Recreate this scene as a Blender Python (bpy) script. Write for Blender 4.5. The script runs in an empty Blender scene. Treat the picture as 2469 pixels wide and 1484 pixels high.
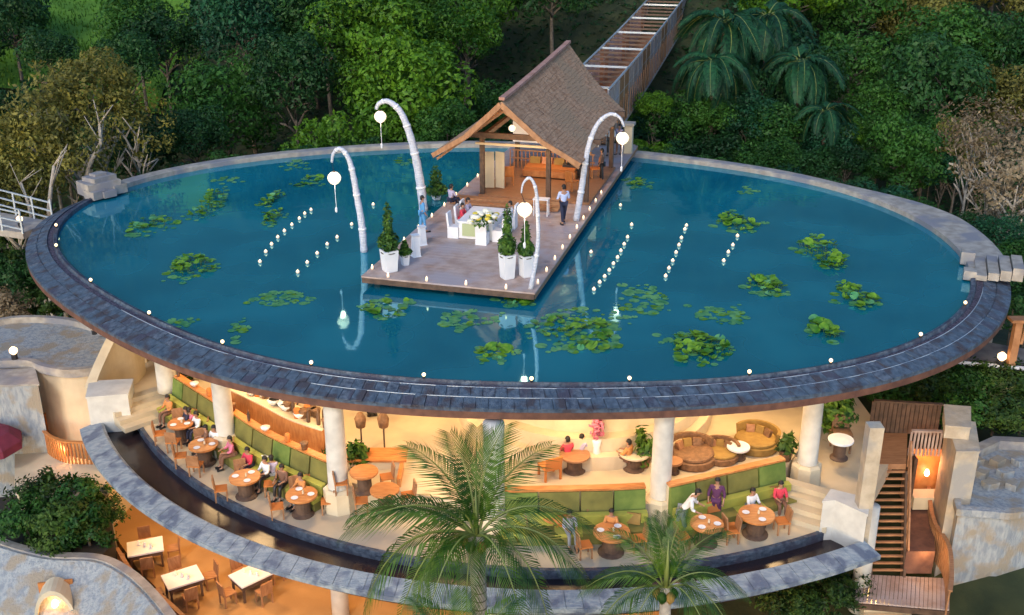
import bpy, math, random
import numpy as np
from mathutils import Vector, Matrix
R = math.radians
rnd = random.Random(7)
sc = bpy.context.scene
col = sc.collection

# ------------------------------------------------------------------ camera, sky, sun, exposure
CAM_H, PITCH, FPX, IW, IH = 14.2, R(22), 2600.0, 2469.0, 1484.0
cam = bpy.data.cameras.new('camera'); cam.sensor_width = 36; cam.lens = 36*FPX/IW
cam.clip_end = 2000; cam.clip_start = 0.5
camo = bpy.data.objects.new('camera', cam); col.objects.link(camo)
camo.location = (0, 0, CAM_H); camo.rotation_euler = (R(90)-PITCH, 0, 0)
sc.camera = camo
SUN_EL, SUN_ROT = 12.0, 200.0
w = bpy.data.worlds.new('World'); sc.world = w; w.use_nodes = True
nt = w.node_tree; bg = nt.nodes['Background']
sky = nt.nodes.new('ShaderNodeTexSky'); sky.sky_type = 'NISHITA'; sky.sun_disc = False
sky.sun_elevation = R(SUN_EL); sky.sun_rotation = R(SUN_ROT)
sky.ozone_density = 3.2; sky.air_density = 1.0; sky.dust_density = 1.2
nt.links.new(sky.outputs[0], bg.inputs[0]); bg.inputs[1].default_value = 0.15
sl = bpy.data.lights.new('sun', 'SUN'); sl.energy = 0.62; sl.angle = R(13); sl.color = (1, .90, .78)
so = bpy.data.objects.new('sun', sl); col.objects.link(so)
# light comes from behind the camera and to its left, high and soft after sunset
so.rotation_euler = (R(48), 0, R(-22))
sc.view_settings.view_transform = 'Standard'; sc.view_settings.look = 'None'
sc.view_settings.gamma = 1.0; sc.view_settings.use_curve_mapping = False
sc.view_settings.exposure = 1.2
sc.cycles.max_bounces = 6; sc.cycles.diffuse_bounces = 3; sc.cycles.glossy_bounces = 3
sc.cycles.transmission_bounces = 2; sc.cycles.sample_clamp_indirect = 4.0
sc.cycles.caustics_reflective = False; sc.cycles.caustics_refractive = False

# ------------------------------------------------------------------ pixel -> place helpers (metres; measured from the photograph)
_f = np.array([0, math.cos(PITCH), -math.sin(PITCH)]); _u = np.array([0, math.sin(PITCH), math.cos(PITCH)])
def _ray(x, y): return _f*FPX + np.array([1., 0, 0])*(x-IW/2) - _u*(y-IH/2)
def at(x, y, z=0.0):
    d = _ray(x, y); t = (z-CAM_H)/d[2]; return Vector((d[0]*t, d[1]*t, z))
def atY(x, y, Y):
    d = _ray(x, y); t = Y/d[1]; return Vector((d[0]*t, Y, CAM_H+d[2]*t))
RZ = -R(15.23)
B0 = at(1290, 708, .35)
U = Vector((-0.96487, 0.26273, 0)); V = Vector((0.26273, 0.96487, 0))
def DK(u, v, z): return Vector((B0.x, B0.y, 0)) + U*u + V*v + Vector((0, 0, z))

# ------------------------------------------------------------------ materials
def mat(name, c1, c2=None, rough=.7, scale=4., bump=0., bscale=None, metal=0., emit=None, estr=0., spec=.5, stretch=None, detail=4, contrast=(.35, .65), c3=None, s3=.6):
    m = bpy.data.materials.new(name); m.use_nodes = True; n = m.node_tree.nodes; L = m.node_tree.links
    p = n['Principled BSDF']; p.inputs['Roughness'].default_value = rough; p.inputs['Metallic'].default_value = metal
    p.inputs['Specular IOR Level'].default_value = spec
    p.inputs['Base Color'].default_value = (*c1, 1)
    if c2 is not None or bump:
        g = n.new('ShaderNodeNewGeometry'); vec = g.outputs['Position']
        if stretch:
            mp = n.new('ShaderNodeMapping'); mp.inputs['Scale'].default_value = stretch
            L.new(vec, mp.inputs[0]); vec = mp.outputs[0]
    if c2 is not None:
        t = n.new('ShaderNodeTexNoise'); t.inputs['Scale'].default_value = scale; t.inputs['Detail'].default_value = detail
        L.new(vec, t.inputs['Vector'])
        r = n.new('ShaderNodeValToRGB'); r.color_ramp.elements[0].position = contrast[0]; r.color_ramp.elements[1].position = contrast[1]
        r.color_ramp.elements[0].color = (*c1, 1); r.color_ramp.elements[1].color = (*c2, 1)
        L.new(t.outputs['Fac'], r.inputs[0]); out = r.outputs[0]
        if c3 is not None:
            t3 = n.new('ShaderNodeTexNoise'); t3.inputs['Scale'].default_value = s3; t3.inputs['Detail'].default_value = 3
            L.new(g.outputs['Position'], t3.inputs['Vector'])
            r3 = n.new('ShaderNodeValToRGB'); r3.color_ramp.elements[0].position = .48; r3.color_ramp.elements[1].position = .62
            L.new(t3.outputs['Fac'], r3.inputs[0])
            mx = n.new('ShaderNodeMix'); mx.data_type = 'RGBA'
            L.new(r3.outputs[0], mx.inputs[0]); L.new(out, mx.inputs[6]); mx.inputs[7].default_value = (*c3, 1); out = mx.outputs[2]
        L.new(out, p.inputs['Base Color'])
    if bump:
        t2 = n.new('ShaderNodeTexNoise'); t2.inputs['Scale'].default_value = bscale or scale*3; t2.inputs['Detail'].default_value = 6
        L.new(vec, t2.inputs['Vector'])
        b = n.new('ShaderNodeBump'); b.inputs['Strength'].default_value = bump; b.inputs['Distance'].default_value = .05
        L.new(t2.outputs['Fac'], b.inputs['Height']); L.new(b.outputs[0], p.inputs['Normal'])
    if emit:
        p.inputs['Emission Color'].default_value = (*emit, 1); p.inputs['Emission Strength'].default_value = estr
    return m
def leafmat(name, dark, light, scale=1.2, rough=.55, trans=.25, fine=6.):
    m = bpy.data.materials.new(name); m.use_nodes = True; n = m.node_tree.nodes; L = m.node_tree.links
    p = n['Principled BSDF']; p.inputs['Roughness'].default_value = rough; p.inputs['Specular IOR Level'].default_value = .3
    g = n.new('ShaderNodeNewGeometry'); oi = n.new('ShaderNodeObjectInfo')
    t = n.new('ShaderNodeTexNoise'); t.inputs['Scale'].default_value = scale; t.inputs['Detail'].default_value = 1
    t2 = n.new('ShaderNodeTexNoise'); t2.inputs['Scale'].default_value = fine; t2.inputs['Detail'].default_value = 0
    L.new(g.outputs['Position'], t.inputs['Vector']); L.new(g.outputs['Position'], t2.inputs['Vector'])
    a = n.new('ShaderNodeMath'); a.operation = 'ADD'; L.new(t.outputs['Fac'], a.inputs[0]); L.new(t2.outputs['Fac'], a.inputs[1])
    b = n.new('ShaderNodeMath'); b.operation = 'MULTIPLY_ADD'; L.new(oi.outputs['Random'], b.inputs[0]); b.inputs[1].default_value = .3; L.new(a.outputs[0], b.inputs[2])
    c = n.new('ShaderNodeMapRange'); c.inputs[1].default_value = .85; c.inputs[2].default_value = 1.5; L.new(b.outputs[0], c.inputs[0])
    mx = n.new('ShaderNodeMix'); mx.data_type = 'RGBA'; mx.inputs[6].default_value = (*dark, 1); mx.inputs[7].default_value = (*light, 1)
    L.new(c.outputs[0], mx.inputs[0]); L.new(mx.outputs[2], p.inputs['Base Color'])
    tr = n.new('ShaderNodeBsdfTranslucent'); L.new(mx.outputs[2], tr.inputs[0])
    ms = n.new('ShaderNodeMixShader'); ms.inputs[0].default_value = trans
    L.new(p.outputs[0], ms.inputs[1]); L.new(tr.outputs[0], ms.inputs[2]); L.new(ms.outputs[0], n['Material Output'].inputs[0])
    return m
def emis(name, c, s):
    return mat(name, c, rough=.6, emit=c, estr=s)

M = {}
M['stone_dark'] = mat('dark_stone', (.03, .045, .075), (.11, .14, .19), .6, 7., .8, 22., c3=(.05, .05, .08), s3=1.5)
M['slab'] = mat('rim_slab', (.035, .06, .10), (.10, .145, .21), .55, 6., 1., 30., c3=(.05, .045, .06), s3=2.2, contrast=(.3, .7))
M['pebble'] = mat('pebble', (.02, .02, .04), (.16, .13, .18), .7, 14., 1., 40.)
M['kerb_pale'] = mat('pale_kerb', (.28, .25, .22), (.42, .38, .34), .7, 3., .3, 20., c3=(.22, .22, .25), s3=.7)
M['fascia'] = mat('fascia', (.10, .045, .035), (.17, .08, .055), .7, 3., .2)
M['steel'] = mat('pale_steel', (.45, .52, .6), rough=.35, metal=.3)
M['cream'] = mat('cream_wall', (.58, .48, .34), (.68, .58, .42), .8, 1.2, .15, 20.)
M['cream_ceiling'] = mat('cream_ceiling', (.75, .66, .5), rough=.9)
M['floor'] = mat('limestone_floor', (.50, .42, .30), (.60, .50, .36), .55, .9, .08, 12., c3=(.46, .38, .29), s3=.5)
M['white_col'] = mat('column_plaster', (.55, .53, .50), (.66, .64, .60), .75, 2.5, .15, 15.)
M['warm_plaster'] = mat('warm_plaster', (.42, .34, .25), (.54, .45, .34), .8, 3., .4, 12., c3=(.34, .32, .30), s3=1.)
M['wood_orange'] = mat('orange_wood', (.46, .16, .045), (.60, .25, .08), .4, 3., .1, stretch=(1, 6, 1))
M['wood_warm'] = mat('warm_wood', (.28, .13, .06), (.40, .20, .10), .5, 3., .2, stretch=(1, 8, 1))
M['wood_dark'] = mat('dark_wood', (.07, .04, .028), (.13, .075, .05), .6, 4., .2)
M['wood_grey'] = mat('weathered_boards', (.36, .25, .21), (.50, .38, .34), .65, 2., .35, 14., stretch=(1, 1, 1), c3=(.40, .34, .36), s3=.5)
M['thatch'] = mat('thatch', (.31, .175, .105), (.46, .29, .19), .95, 3.5, 1., 30., stretch=(1, 1, .7), c3=(.34, .23, .15), s3=.35)
M['ridge'] = mat('ridge_tile', (.36, .18, .14), (.45, .26, .22), .7, 3.)
M['green_bench'] = mat('green_upholstery', (.13, .125, .03), (.20, .185, .045), .8, 2., .1)
M['green_dark'] = mat('dark_green_upholstery', (.10, .16, .03), (.18, .24, .05), .85, 2.)
M['green_seat'] = mat('lime_cushion', (.30, .31, .05), (.38, .37, .07), .8, 2., .1)
M['orange_fabric'] = mat('orange_fabric', (.50, .17, .04), rough=.8)
M['cloth_white'] = mat('white_cloth', (.72, .74, .80), (.82, .82, .86), .85, 3., .15)
M['planter_white'] = mat('white_planter', (.66, .70, .78), (.76, .78, .84), .5, 2., .08)
M['penjor'] = mat('wrapped_fabric', (.46, .50, .60), (.66, .68, .78), .8, 6., .5, stretch=(1, 1, 4))
M['black'] = mat('black_object', (.02, .02, .025), rough=.4)
M['navy'] = mat('navy_cloth', (.02, .025, .06), rough=.8)
M['skin'] = mat('skin', (.38, .20, .13), rough=.55)
M['hair'] = mat('black_hair', (.012, .01, .01), rough=.6)
for nme, c in dict(shirt_blue=(.50, .58, .85), shirt_white=(.75, .74, .76), red=(.65, .05, .09), bluecl=(.10, .32, .62), pink=(.62, .18, .28), purple=(.10, .03, .10), grey=(.22, .24, .28), brown=(.18, .09, .06), lilac=(.45, .40, .55), orange=(.6, .25, .08)).items():
    M[nme] = mat('cloth_'+nme, c, rough=.85)
M['blue_stone'] = mat('weathered_blue_render', (.24, .27, .31), (.36, .38, .40), .8, 7., .9, 16., c3=(.32, .27, .21), s3=1.4, contrast=(.38, .58), stretch=(1, 1, .3))
M['coping'] = mat('blue_coping', (.22, .27, .33), (.36, .40, .44), .55, 4., .9, 14., stretch=(1, 3, 1), c3=(.12, .15, .22), s3=1.9)
M['maroon'] = mat('maroon_canvas', (.16, .02, .045), (.22, .03, .06), .8, 3.)
M['lowfloor'] = mat('orange_lower_floor', (.34, .19, .08), (.43, .25, .11), .45, .8, .1, 10.)
M['path'] = mat('path', (.12, .11, .12), (.18, .17, .17), .8, 3., .3)
M['ground'] = mat('jungle_floor', (.018, .03, .012), (.045, .055, .02), .95, .6, .8, 4.)
M['lawn'] = mat('lawn', (.07, .18, .015), (.12, .26, .02), .9, .5, .6, 6.)
M['soil'] = mat('dark_soil', (.03, .025, .02), rough=.9)
M['bark'] = mat('bark', (.09, .07, .055), (.17, .14, .11), .9, 5., .6)
M['bark_pale'] = mat('pale_bark', (.33, .29, .25), (.45, .40, .34), .9, 5., .5)
M['glow_candle'] = emis('candle_glow', (1, .66, .34), 1.7)
M['glow_cup'] = emis('candle_cup', (.95, .74, .55), .16)
M['glow_lantern'] = emis('lantern_glow', (1, .80, .55), .62)
M['glow_bulb'] = emis('bulb_glow', (1, .66, .36), 5.)
M['glow_niche'] = emis('niche_lamp', (1, .55, .22), 4.)
M['pad_pale'] = leafmat('lotus_pad_pale', (.05, .24, .10), (.17, .42, .15), .9, .35, .1)
M['pad_green'] = leafmat('lotus_leaf_green', (.06, .22, .02), (.25, .45, .04), .9, .4, .25)
M['stem'] = mat('green_stem', (.06, .12, .03), rough=.6)
M['flower'] = mat('white_petal', (.85, .82, .70), rough=.6)
M['yellow'] = mat('yellow_petal', (.75, .6, .08), rough=.6)
M['plant'] = leafmat('planter_leaf', (.02, .075, .012), (.11, .22, .03), 3.)
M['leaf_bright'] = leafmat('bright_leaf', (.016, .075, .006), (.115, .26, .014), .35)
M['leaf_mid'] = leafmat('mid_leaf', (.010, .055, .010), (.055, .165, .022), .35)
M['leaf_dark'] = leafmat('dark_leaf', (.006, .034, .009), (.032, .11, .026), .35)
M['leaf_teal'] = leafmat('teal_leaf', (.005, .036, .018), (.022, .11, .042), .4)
M['leaf_brown'] = leafmat('olive_brown_leaf', (.075, .078, .018), (.25, .23, .045), .5)
M['leaf_pale'] = leafmat('pale_dry_leaf', (.15, .11, .07), (.34, .27, .17), .7)
M['leaf_bush'] = leafmat('bush_leaf', (.010, .035, .008), (.07, .14, .02), 1.)
M['palm'] = leafmat('palm_leaf', (.018, .07, .008), (.09, .17, .016), 1.2, .4, .2)
M['palm_rib'] = mat('palm_rib', (.16, .20, .05), rough=.5)
M['brown_sofa'] = mat('brown_wicker', (.16, .085, .045), (.26, .14, .075), .7, 9., .6)
M['gold_sofa'] = mat('ochre_cushion', (.25, .15, .04), (.33, .21, .06), .8, 4.)
def watermat(name, base, ior, rough, bs, bstr, c2=None):
    m = mat(name, base, c2, rough, .25, detail=2)
    p = m.node_tree.nodes['Principled BSDF']; p.inputs['IOR'].default_value = ior
    n = m.node_tree.nodes; L = m.node_tree.links
    g = n.new('ShaderNodeNewGeometry'); t = n.new('ShaderNodeTexNoise'); t.inputs['Scale'].default_value = bs; t.inputs['Detail'].default_value = 2
    L.new(g.outputs['Position'], t.inputs['Vector'])
    b = n.new('ShaderNodeBump'); b.inputs['Strength'].default_value = bstr; b.inputs['Distance'].default_value = .02
    L.new(t.outputs['Fac'], b.inputs['Height']); L.new(b.outputs[0], p.inputs['Normal'])
    return m
M['water'] = watermat('pond_water', (.003, .14, .23), 3.8, .05, 1.1, .25, (.008, .20, .30))  # blue of the reflected sky is put into the base colour
M['water'].node_tree.nodes['Principled BSDF'].inputs['Specular Tint'].default_value = (.42, .9, 1, 1)  # tint pushes reflections further towards that sky blue
M['dark_water'] = watermat('channel_water', (.026, .018, .022), 1.45, .22, 4., .12)

# ------------------------------------------------------------------ mesh builder
class MB:
    def __init__(s): s.v = []; s.f = []
    def add(s, vs, fs):
        k = len(s.v); s.v += [tuple(a) for a in vs]; s.f += [tuple(i+k for i in f) for f in fs]; return s
    def box(s, c, d, rz=0., tilt=None):
        x, y, z = d[0]/2, d[1]/2, d[2]/2
        vs = [Vector((a*x, b*y, e*z)) for e in (-1, 1) for a, b in ((-1, -1), (1, -1), (1, 1), (-1, 1))]
        m = Matrix.Rotation(rz, 3, 'Z')
        if tilt is not None: m = m @ Matrix.Rotation(tilt[1], 3, tilt[0])
        c = Vector(c)
        return s.add([m @ q + c for q in vs], [(0, 3, 2, 1), (4, 5, 6, 7), (0, 1, 5, 4), (1, 2, 6, 5), (2, 3, 7, 6), (3, 0, 4, 7)])
    def bar(s, a, b, w, h=None):
        a = Vector(a); b = Vector(b); d = (b-a); L = d.length; d.normalize(); h = h or w
        up = Vector((0, 0, 1)) if abs(d.z) < .95 else Vector((0, 1, 0))
        x = d.cross(up).normalized(); y = x.cross(d)
        vs = []
        for q in (a, b):
            for i, j in ((-1, -1), (1, -1), (1, 1), (-1, 1)): vs.append(q + x*(i*w/2) + y*(j*h/2))
        return s.add(vs, [(0, 1, 2, 3), (7, 6, 5, 4), (0, 4, 5, 1), (1, 5, 6, 2), (2, 6, 7, 3), (3, 7, 4, 0)])
    def tube(s, pts, rad, n=8, cap=True):
        pts = [Vector(p) for p in pts]
        if not isinstance(rad, (list, tuple)): rad = [rad]*len(pts)
        vs = []; fs = []; px = None
        for i, p in enumerate(pts):
            d = (pts[min(i+1, len(pts)-1)] - pts[max(i-1, 0)]).normalized()
            if px is None:
                ref = Vector((0, 0, 1)) if abs(d.z) < .9 else Vector((1, 0, 0)); px = d.cross(ref).normalized()
            px = (px - d*px.dot(d)).normalized(); py = d.cross(px)
            for k in range(n):
                a = 2*math.pi*k/n; vs.append(p + (px*math.cos(a)+py*math.sin(a))*rad[i])
        for i in range(len(pts)-1):
            for k in range(n):
                fs.append((i*n+k, i*n+(k+1) % n, (i+1)*n+(k+1) % n, (i+1)*n+k))
        if cap: fs.append(tuple(range(n))[::-1]); fs.append(tuple((len(pts)-1)*n+k for k in range(n)))
        return s.add(vs, fs)
    def lathe(s, prof, n=16, c=(0, 0, 0), cap=True):
        vs = []; fs = []
        for r, z in prof:
            for k in range(n):
                a = 2*math.pi*k/n; vs.append((c[0]+r*math.cos(a), c[1]+r*math.sin(a), c[2]+z))
        for i in range(len(prof)-1):
            for k in range(n): fs.append((i*n+k, i*n+(k+1) % n, (i+1)*n+(k+1) % n, (i+1)*n+k))
        if cap: fs.append(tuple(range(n))[::-1]); fs.append(tuple((len(prof)-1)*n+k for k in range(n)))
        return s.add(vs, fs)
    def prism(s, poly, z0, z1):
        n = len(poly); vs = [(p[0], p[1], z0) for p in poly]+[(p[0], p[1], z1) for p in poly]
        fs = [tuple(range(n))[::-1], tuple(range(n, 2*n))]+[(i, (i+1) % n, n+(i+1) % n, n+i) for i in range(n)]
        return s.add(vs, fs)
    def sweep(s, pts, prof, closed=False):
        """pts: plan points; prof: (offset to the left of travel, z), closed loop of the cross-section"""
        P = [Vector((p[0], p[1], 0)) for p in pts]; n = len(P); m = len(prof); vs = []; fs = []
        zs = [p[2] if len(p) > 2 else 0 for p in pts]
        for i, p in enumerate(P):
            if closed: d = P[(i+1) % n]-P[i-1]
            else: d = P[min(i+1, n-1)]-P[max(i-1, 0)]
            d.normalize(); nr = Vector((-d.y, d.x, 0))
            for o, z in prof: q = p+nr*o; vs.append((q.x, q.y, z+zs[i]))
        for i in range(n if closed else n-1):
            for k in range(m):
                j = (i+1) % n
                fs.append((i*m+k, j*m+k, j*m+(k+1) % m, i*m+(k+1) % m))
        if not closed: fs.append(tuple(range(m))); fs.append(tuple((n-1)*m+k for k in range(m))[::-1])
        return s.add(vs, fs)
    def mesh(s, name, m, smooth=False, fix=True):
        me = bpy.data.meshes.new(name); me.from_pydata(s.v, [], s.f)
        if m: me.materials.append(m)
        if smooth: me.polygons.foreach_set('use_smooth', [True]*len(me.polygons))
        if fix:
            import bmesh
            b = bmesh.new(); b.from_mesh(me); bmesh.ops.recalc_face_normals(b, faces=b.faces); b.to_mesh(me); b.free()
        me.update(); return me
    def build(s, name, m, parent=None, smooth=False, local=False, fix=True):
        if parent is not None and not local:
            o = wloc(parent); s.v = [(a[0]-o.x, a[1]-o.y, a[2]-o.z) for a in s.v]
        return obj(name, s.mesh(name, m, smooth, fix), parent)
def wloc(o):
    p = Vector((0, 0, 0))
    while o is not None: p += o.location; o = o.parent
    return p
def obj(name, me, parent=None, loc=None, rot=None, scale=None, m=None):
    o = bpy.data.objects.new(name, me); col.objects.link(o)
    if parent is not None: o.parent = parent
    if loc is not None: o.location = loc
    if rot is not None: o.rotation_euler = rot
    if scale is not None: o.scale = scale if not isinstance(scale, (int, float)) else (scale,)*3
    if m is not None:
        o.material_slots[0].link = 'OBJECT'; o.material_slots[0].material = m
    return o
def tag(o, label=None, cat=None, group=None, kind=None):
    if label: o['label'] = label
    if cat: o['category'] = cat
    if group: o['group'] = group
    if kind: o['kind'] = kind
    return o
def thing(name, label, cat, loc=(0, 0, 0), rz=0., group=None, scale=None):
    o = bpy.data.objects.new(name, None); col.objects.link(o); o.location = loc; o.rotation_euler = (0, 0, rz)
    o.empty_display_size = .1
    if scale: o.scale = (scale,)*3
    return tag(o, label, cat, group)
def kids(o): return [c for c in o.children]
def dup(o, loc, rz=None, label=None, scale=None, parent=None):
    c = o.copy(); col.objects.link(c); c.parent = parent
    if loc is not None: c.location = loc
    if rz is not None: c.rotation_euler = (0, 0, rz)
    if scale: c.scale = (scale,)*3
    if label: c['label'] = label
    for k in kids(o): dup(k, None, parent=c)
    return c
ORD = 'first second third fourth fifth sixth seventh eighth ninth tenth eleventh twelfth thirteenth fourteenth fifteenth sixteenth seventeenth eighteenth nineteenth twentieth'.split()
ORD += ['twenty-'+q for q in ORD[:9]] + ['thirtieth']
def arc(p, n):
    """smooth plan curve through points (Catmull-Rom), n steps per span"""
    out = []
    for i in range(len(p)-1):
        a = p[max(i-1, 0)]; b = p[i]; c = p[i+1]; d = p[min(i+2, len(p)-1)]
        for k in range(n):
            t = k/n
            out.append(tuple(.5*((2*b[j])+(-a[j]+c[j])*t+(2*a[j]-5*b[j]+4*c[j]-d[j])*t*t+(-a[j]+3*b[j]-3*c[j]+d[j])*t**3) for j in range(len(b))))
    out.append(tuple(p[-1])); return out

# ------------------------------------------------------------------ terrain
def smooth(a, b, x):
    t = max(0., min(1., (x-a)/(b-a))); return t*t*(3-2*t)
def gz(x, y):
    z = -10.2 + max(0, y-57)*.30 + .0022*max(0, y-57)**2
    z += 3.2*smooth(13, 17, x)*smooth(27, 31, y)*(1-smooth(50, 58, y))
    z += 1.6*math.sin(x*.13+.5)*smooth(58, 75, y) + .8*math.sin(y*.21+x*.07)*smooth(58, 75, y)
    return z
nx, ny = 90, 100
xs = [-160+320*i/(nx-1) for i in range(nx)]; ys = [-20+ (300)*(j/(ny-1))**1.2 for j in range(ny)]
b = MB(); b.add([(x, y, gz(x, y)) for y in ys for x in xs], [(j*nx+i, j*nx+i+1, (j+1)*nx+i+1, (j+1)*nx+i) for j in range(ny-1) for i in range(nx-1)])
tag(b.build('terrain', M['ground'], smooth=True), kind='structure')
def patch(name, m, pts, n=14, dz=.05):
    """a curved sheet laid over the terrain inside a quad"""
    b = MB(); A, Bq, C, D = pts
    for j in range(n+1):
        for i in range(n+1):
            s_, t_ = i/n, j/n
            x = (A[0]*(1-s_)+Bq[0]*s_)*(1-t_)+(D[0]*(1-s_)+C[0]*s_)*t_; y = (A[1]*(1-s_)+Bq[1]*s_)*(1-t_)+(D[1]*(1-s_)+C[1]*s_)*t_
            b.v.append((x, y, gz(x, y)+dz))
    for j in range(n):
        for i in range(n): b.f.append((j*(n+1)+i, j*(n+1)+i+1, (j+1)*(n+1)+i+1, (j+1)*(n+1)+i))
    return tag(b.build(name, m, smooth=True), kind='structure')
patch('lawn', M['lawn'], [(-56, 78), (-26, 78), (-30, 130), (-75, 130)], dz=.5)
# ------------------------------------------------------------------ the roof pond: measured plan curves
CX, CY = -.59, 44.2
PIN = [(145,600),(205,670),(360,768),(550,835),(765,880),(1030,915),(1280,930),(1510,925),(1795,905),(1990,875),(2220,815),(2335,740),(2352,680),(2320,635),(2180,520),(1900,425),(1530,378),(1250,352),(1000,355),(720,375),(500,400),(310,445),(215,485),(150,545)]
POUT = [(65,580),(100,680),(250,800),(520,905),(800,960),(1160,988),(1500,990),(1780,975),(2100,930),(2300,860),(2420,760),(2447,680),(2400,610),(2210,500),(1900,408),(1530,368),(1234,342),(1000,344),(700,366),(400,415),(250,455),(150,500),(90,545)]
def fit(pts, z):
    A = []; r = []
    for p in pts:
        q = at(p[0], p[1], z); dx, dy = q.x-CX, q.y-CY; t = math.atan2(dy, dx)
        A.append([1]+[g(k*t) for k in range(1, 6) for g in (math.cos, math.sin)]); r.append(math.hypot(dx, dy))
    A = np.array(A); W = np.diag([0]+[.02*k*k for k in range(1, 6) for _ in (0, 1)])
    c = np.linalg.solve(A.T@A+W, A.T@np.array(r))
    return lambda t: float(c @ np.array([1]+[g(k*t) for k in range(1, 6) for g in (math.cos, math.sin)]))
RIN, ROUT = fit(PIN, 0), fit(POUT, -.3)
def rim(t, s, z=0.):
    ri = RIN(t); ro = max(ROUT(t), ri+.45); k_ = smooth(.05, .4, math.sin(t)); ro = ro+(min(ro, ri+.72)-ro)*k_; r = ri+(ro-ri)*s
    return Vector((CX+r*math.cos(t), CY+r*math.sin(t), z))
def ang(px, py, z=0):
    q = at(px, py, z); return math.atan2(q.y-CY, q.x-CX)
TL = ang(235, 465) % (2*math.pi); TR = ang(2335, 650) + 2*math.pi   # front arc runs TL -> TR anticlockwise
bld = thing('pond_pavilion_building', 'open round restaurant building with a lotus pond on its roof', 'building', (CX, CY, -4.5))
def rimsec(name, m, t0, t1, n, prof, smooth_=False):
    """prof: closed loop of (s, z)"""
    b = MB(); k = len(prof)
    for i in range(n+1):
        t = t0+(t1-t0)*i/n
        for s_, z in prof: b.v.append(tuple(rim(t, s_, z)))
    for i in range(n):
        for j in range(k): b.f.append((i*k+j, (i+1)*k+j, (i+1)*k+(j+1) % k, i*k+(j+1) % k))
    b.f.append(tuple(range(k))); b.f.append(tuple(n*k+j for j in range(k))[::-1])
    return b.build(name, m, bld, smooth_)
TB = TR; TE = TL+2*math.pi   # back arc TR -> TE
rimsec('inner_kerb', M['stone_dark'], TL, TR, 160, [(0, -.35), (0, .04), (.10, .08), (.14, -.06), (.14, -.35)])
rimsec('pebble_channel', M['pebble'], TL, TR, 160, [(.145, -.3), (.145, -.05), (.30, -.05), (.30, -.3)])
rimsec('rim_base', M['slab'], TL, TR, 160, [(.302, -.38), (.302, -.03), (.99, -.30), (1.0, -.38)])
rimsec('fascia', M['fascia'], TL, TR, 160, [(.93, -.62), (.97, -.382), (.995, -.385), (.985, -.62)])
# slabs of the sloping rim, two rows
NS = 135
for row, (s0, s1) in enumerate(((.31, .62), (.64, .985))):
    for i in range(NS):
        t0 = TL+(TR-TL)*(i+.03+.5*row)/(NS+.5); t1 = TL+(TR-TL)*(i+.97+.5*row)/(NS+.5)
        b = MB(); h = .022+rnd.random()*.022
        zz = lambda s_: -.03-.27*(s_-.302)/.688
        for zo in (0, h):
            for t, s_ in ((t0, s0), (t1, s0), (t1, s1), (t0, s1)): b.v.append(tuple(rim(t, s_, zz(s_)+.003+zo)))
        b.f += [(0, 1, 2, 3), (4, 5, 6, 7), (0, 1, 5, 4), (1, 2, 6, 5), (2, 3, 7, 6), (3, 0, 4, 7)]
        b.build('rim_slab', M['slab'] if rnd.random() < .75 else M['stone_dark'], bld)
def rimtube(name, m, t0, t1, s_, z, r, n=140):
    MB().tube([rim(t0+(t1-t0)*i/n, s_, z) for i in range(n+1)], r, 5).build(name, m, bld, True)
rimtube('edge_trim', M['steel'], TL+.9, TR-.1, .30, .0, .013)
rimtube('overflow_pipe', M['steel'], TL+1.5, TR-.25, .63, -.13, .013)
rimsec('back_kerb', M['kerb_pale'], TB, TE, 160, [(0, -.9), (0, .10), (.12, .13), (.9, .12), (1, .05), (1, -.9)])
# ceiling below the pond and pond shell
NP = 120
b = MB(); b.add([rim(2*math.pi*i/NP, .95, -.64) for i in range(NP)], [tuple(range(NP))]); b.build('ceiling', M['cream_ceiling'], bld)
b = MB(); b.prism([rim(2*math.pi*i/NP, 1.0 if 0 else -.002) for i in range(NP)], -.62, -.4); b.build('pond_shell', M['stone_dark'], bld)
b = MB(); b.add([rim(2*math.pi*i/NP, 0.0, -.12) for i in range(NP)], [tuple(range(NP))])
tag(b.build('water', M['water']), kind='structure')

# ---- stone blocks breaking the rim at both ends
def stonework(label, c, rz, name='stone_cairn'):
    t = thing(name, label, 'stone block', c, rz)
    for i, (x, y, z, dx, dy, dz) in enumerate(((0, 0, .25, 1.3, 1.0, .5), (.1, .05, .58, 1.0, .75, .16), (-.45, -.35, .12, .6, .6, .3), (.5, -.4, .14, .55, .5, .34), (-.1, -.6, .1, .5, .4, .24), (.1, .1, .70, .5, .4, .10))):
        b = MB().box((x, y, z), (dx, dy, dz), rnd.uniform(-.2, .2)); b.build('stone', M['kerb_pale'], t, local=True)
    return t
stonework('pale stone block where the pond rim starts at its left end', rim(TL, .35, 0), 1.0).scale = (1.25,)*3
tt = thing('stone_steps', 'pale stone steps down into the pond at its right end', 'steps', rim(TR, .2, 0), -.35)
for i in range(4):
    MB().box((.1+.42*i, .0, .10+.05*i), (.38, 2.4-.25*i, .2+.1*i)).build('step', M['kerb_pale'], tt, local=True)
MB().box((-.35, .9, .2), (.5, .5, .5)).build('stone', M['kerb_pale'], tt, local=True)
MB().box((-.3, -.9, .12), (.45, .5, .35)).build('stone', M['kerb_pale'], tt, local=True)

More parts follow.
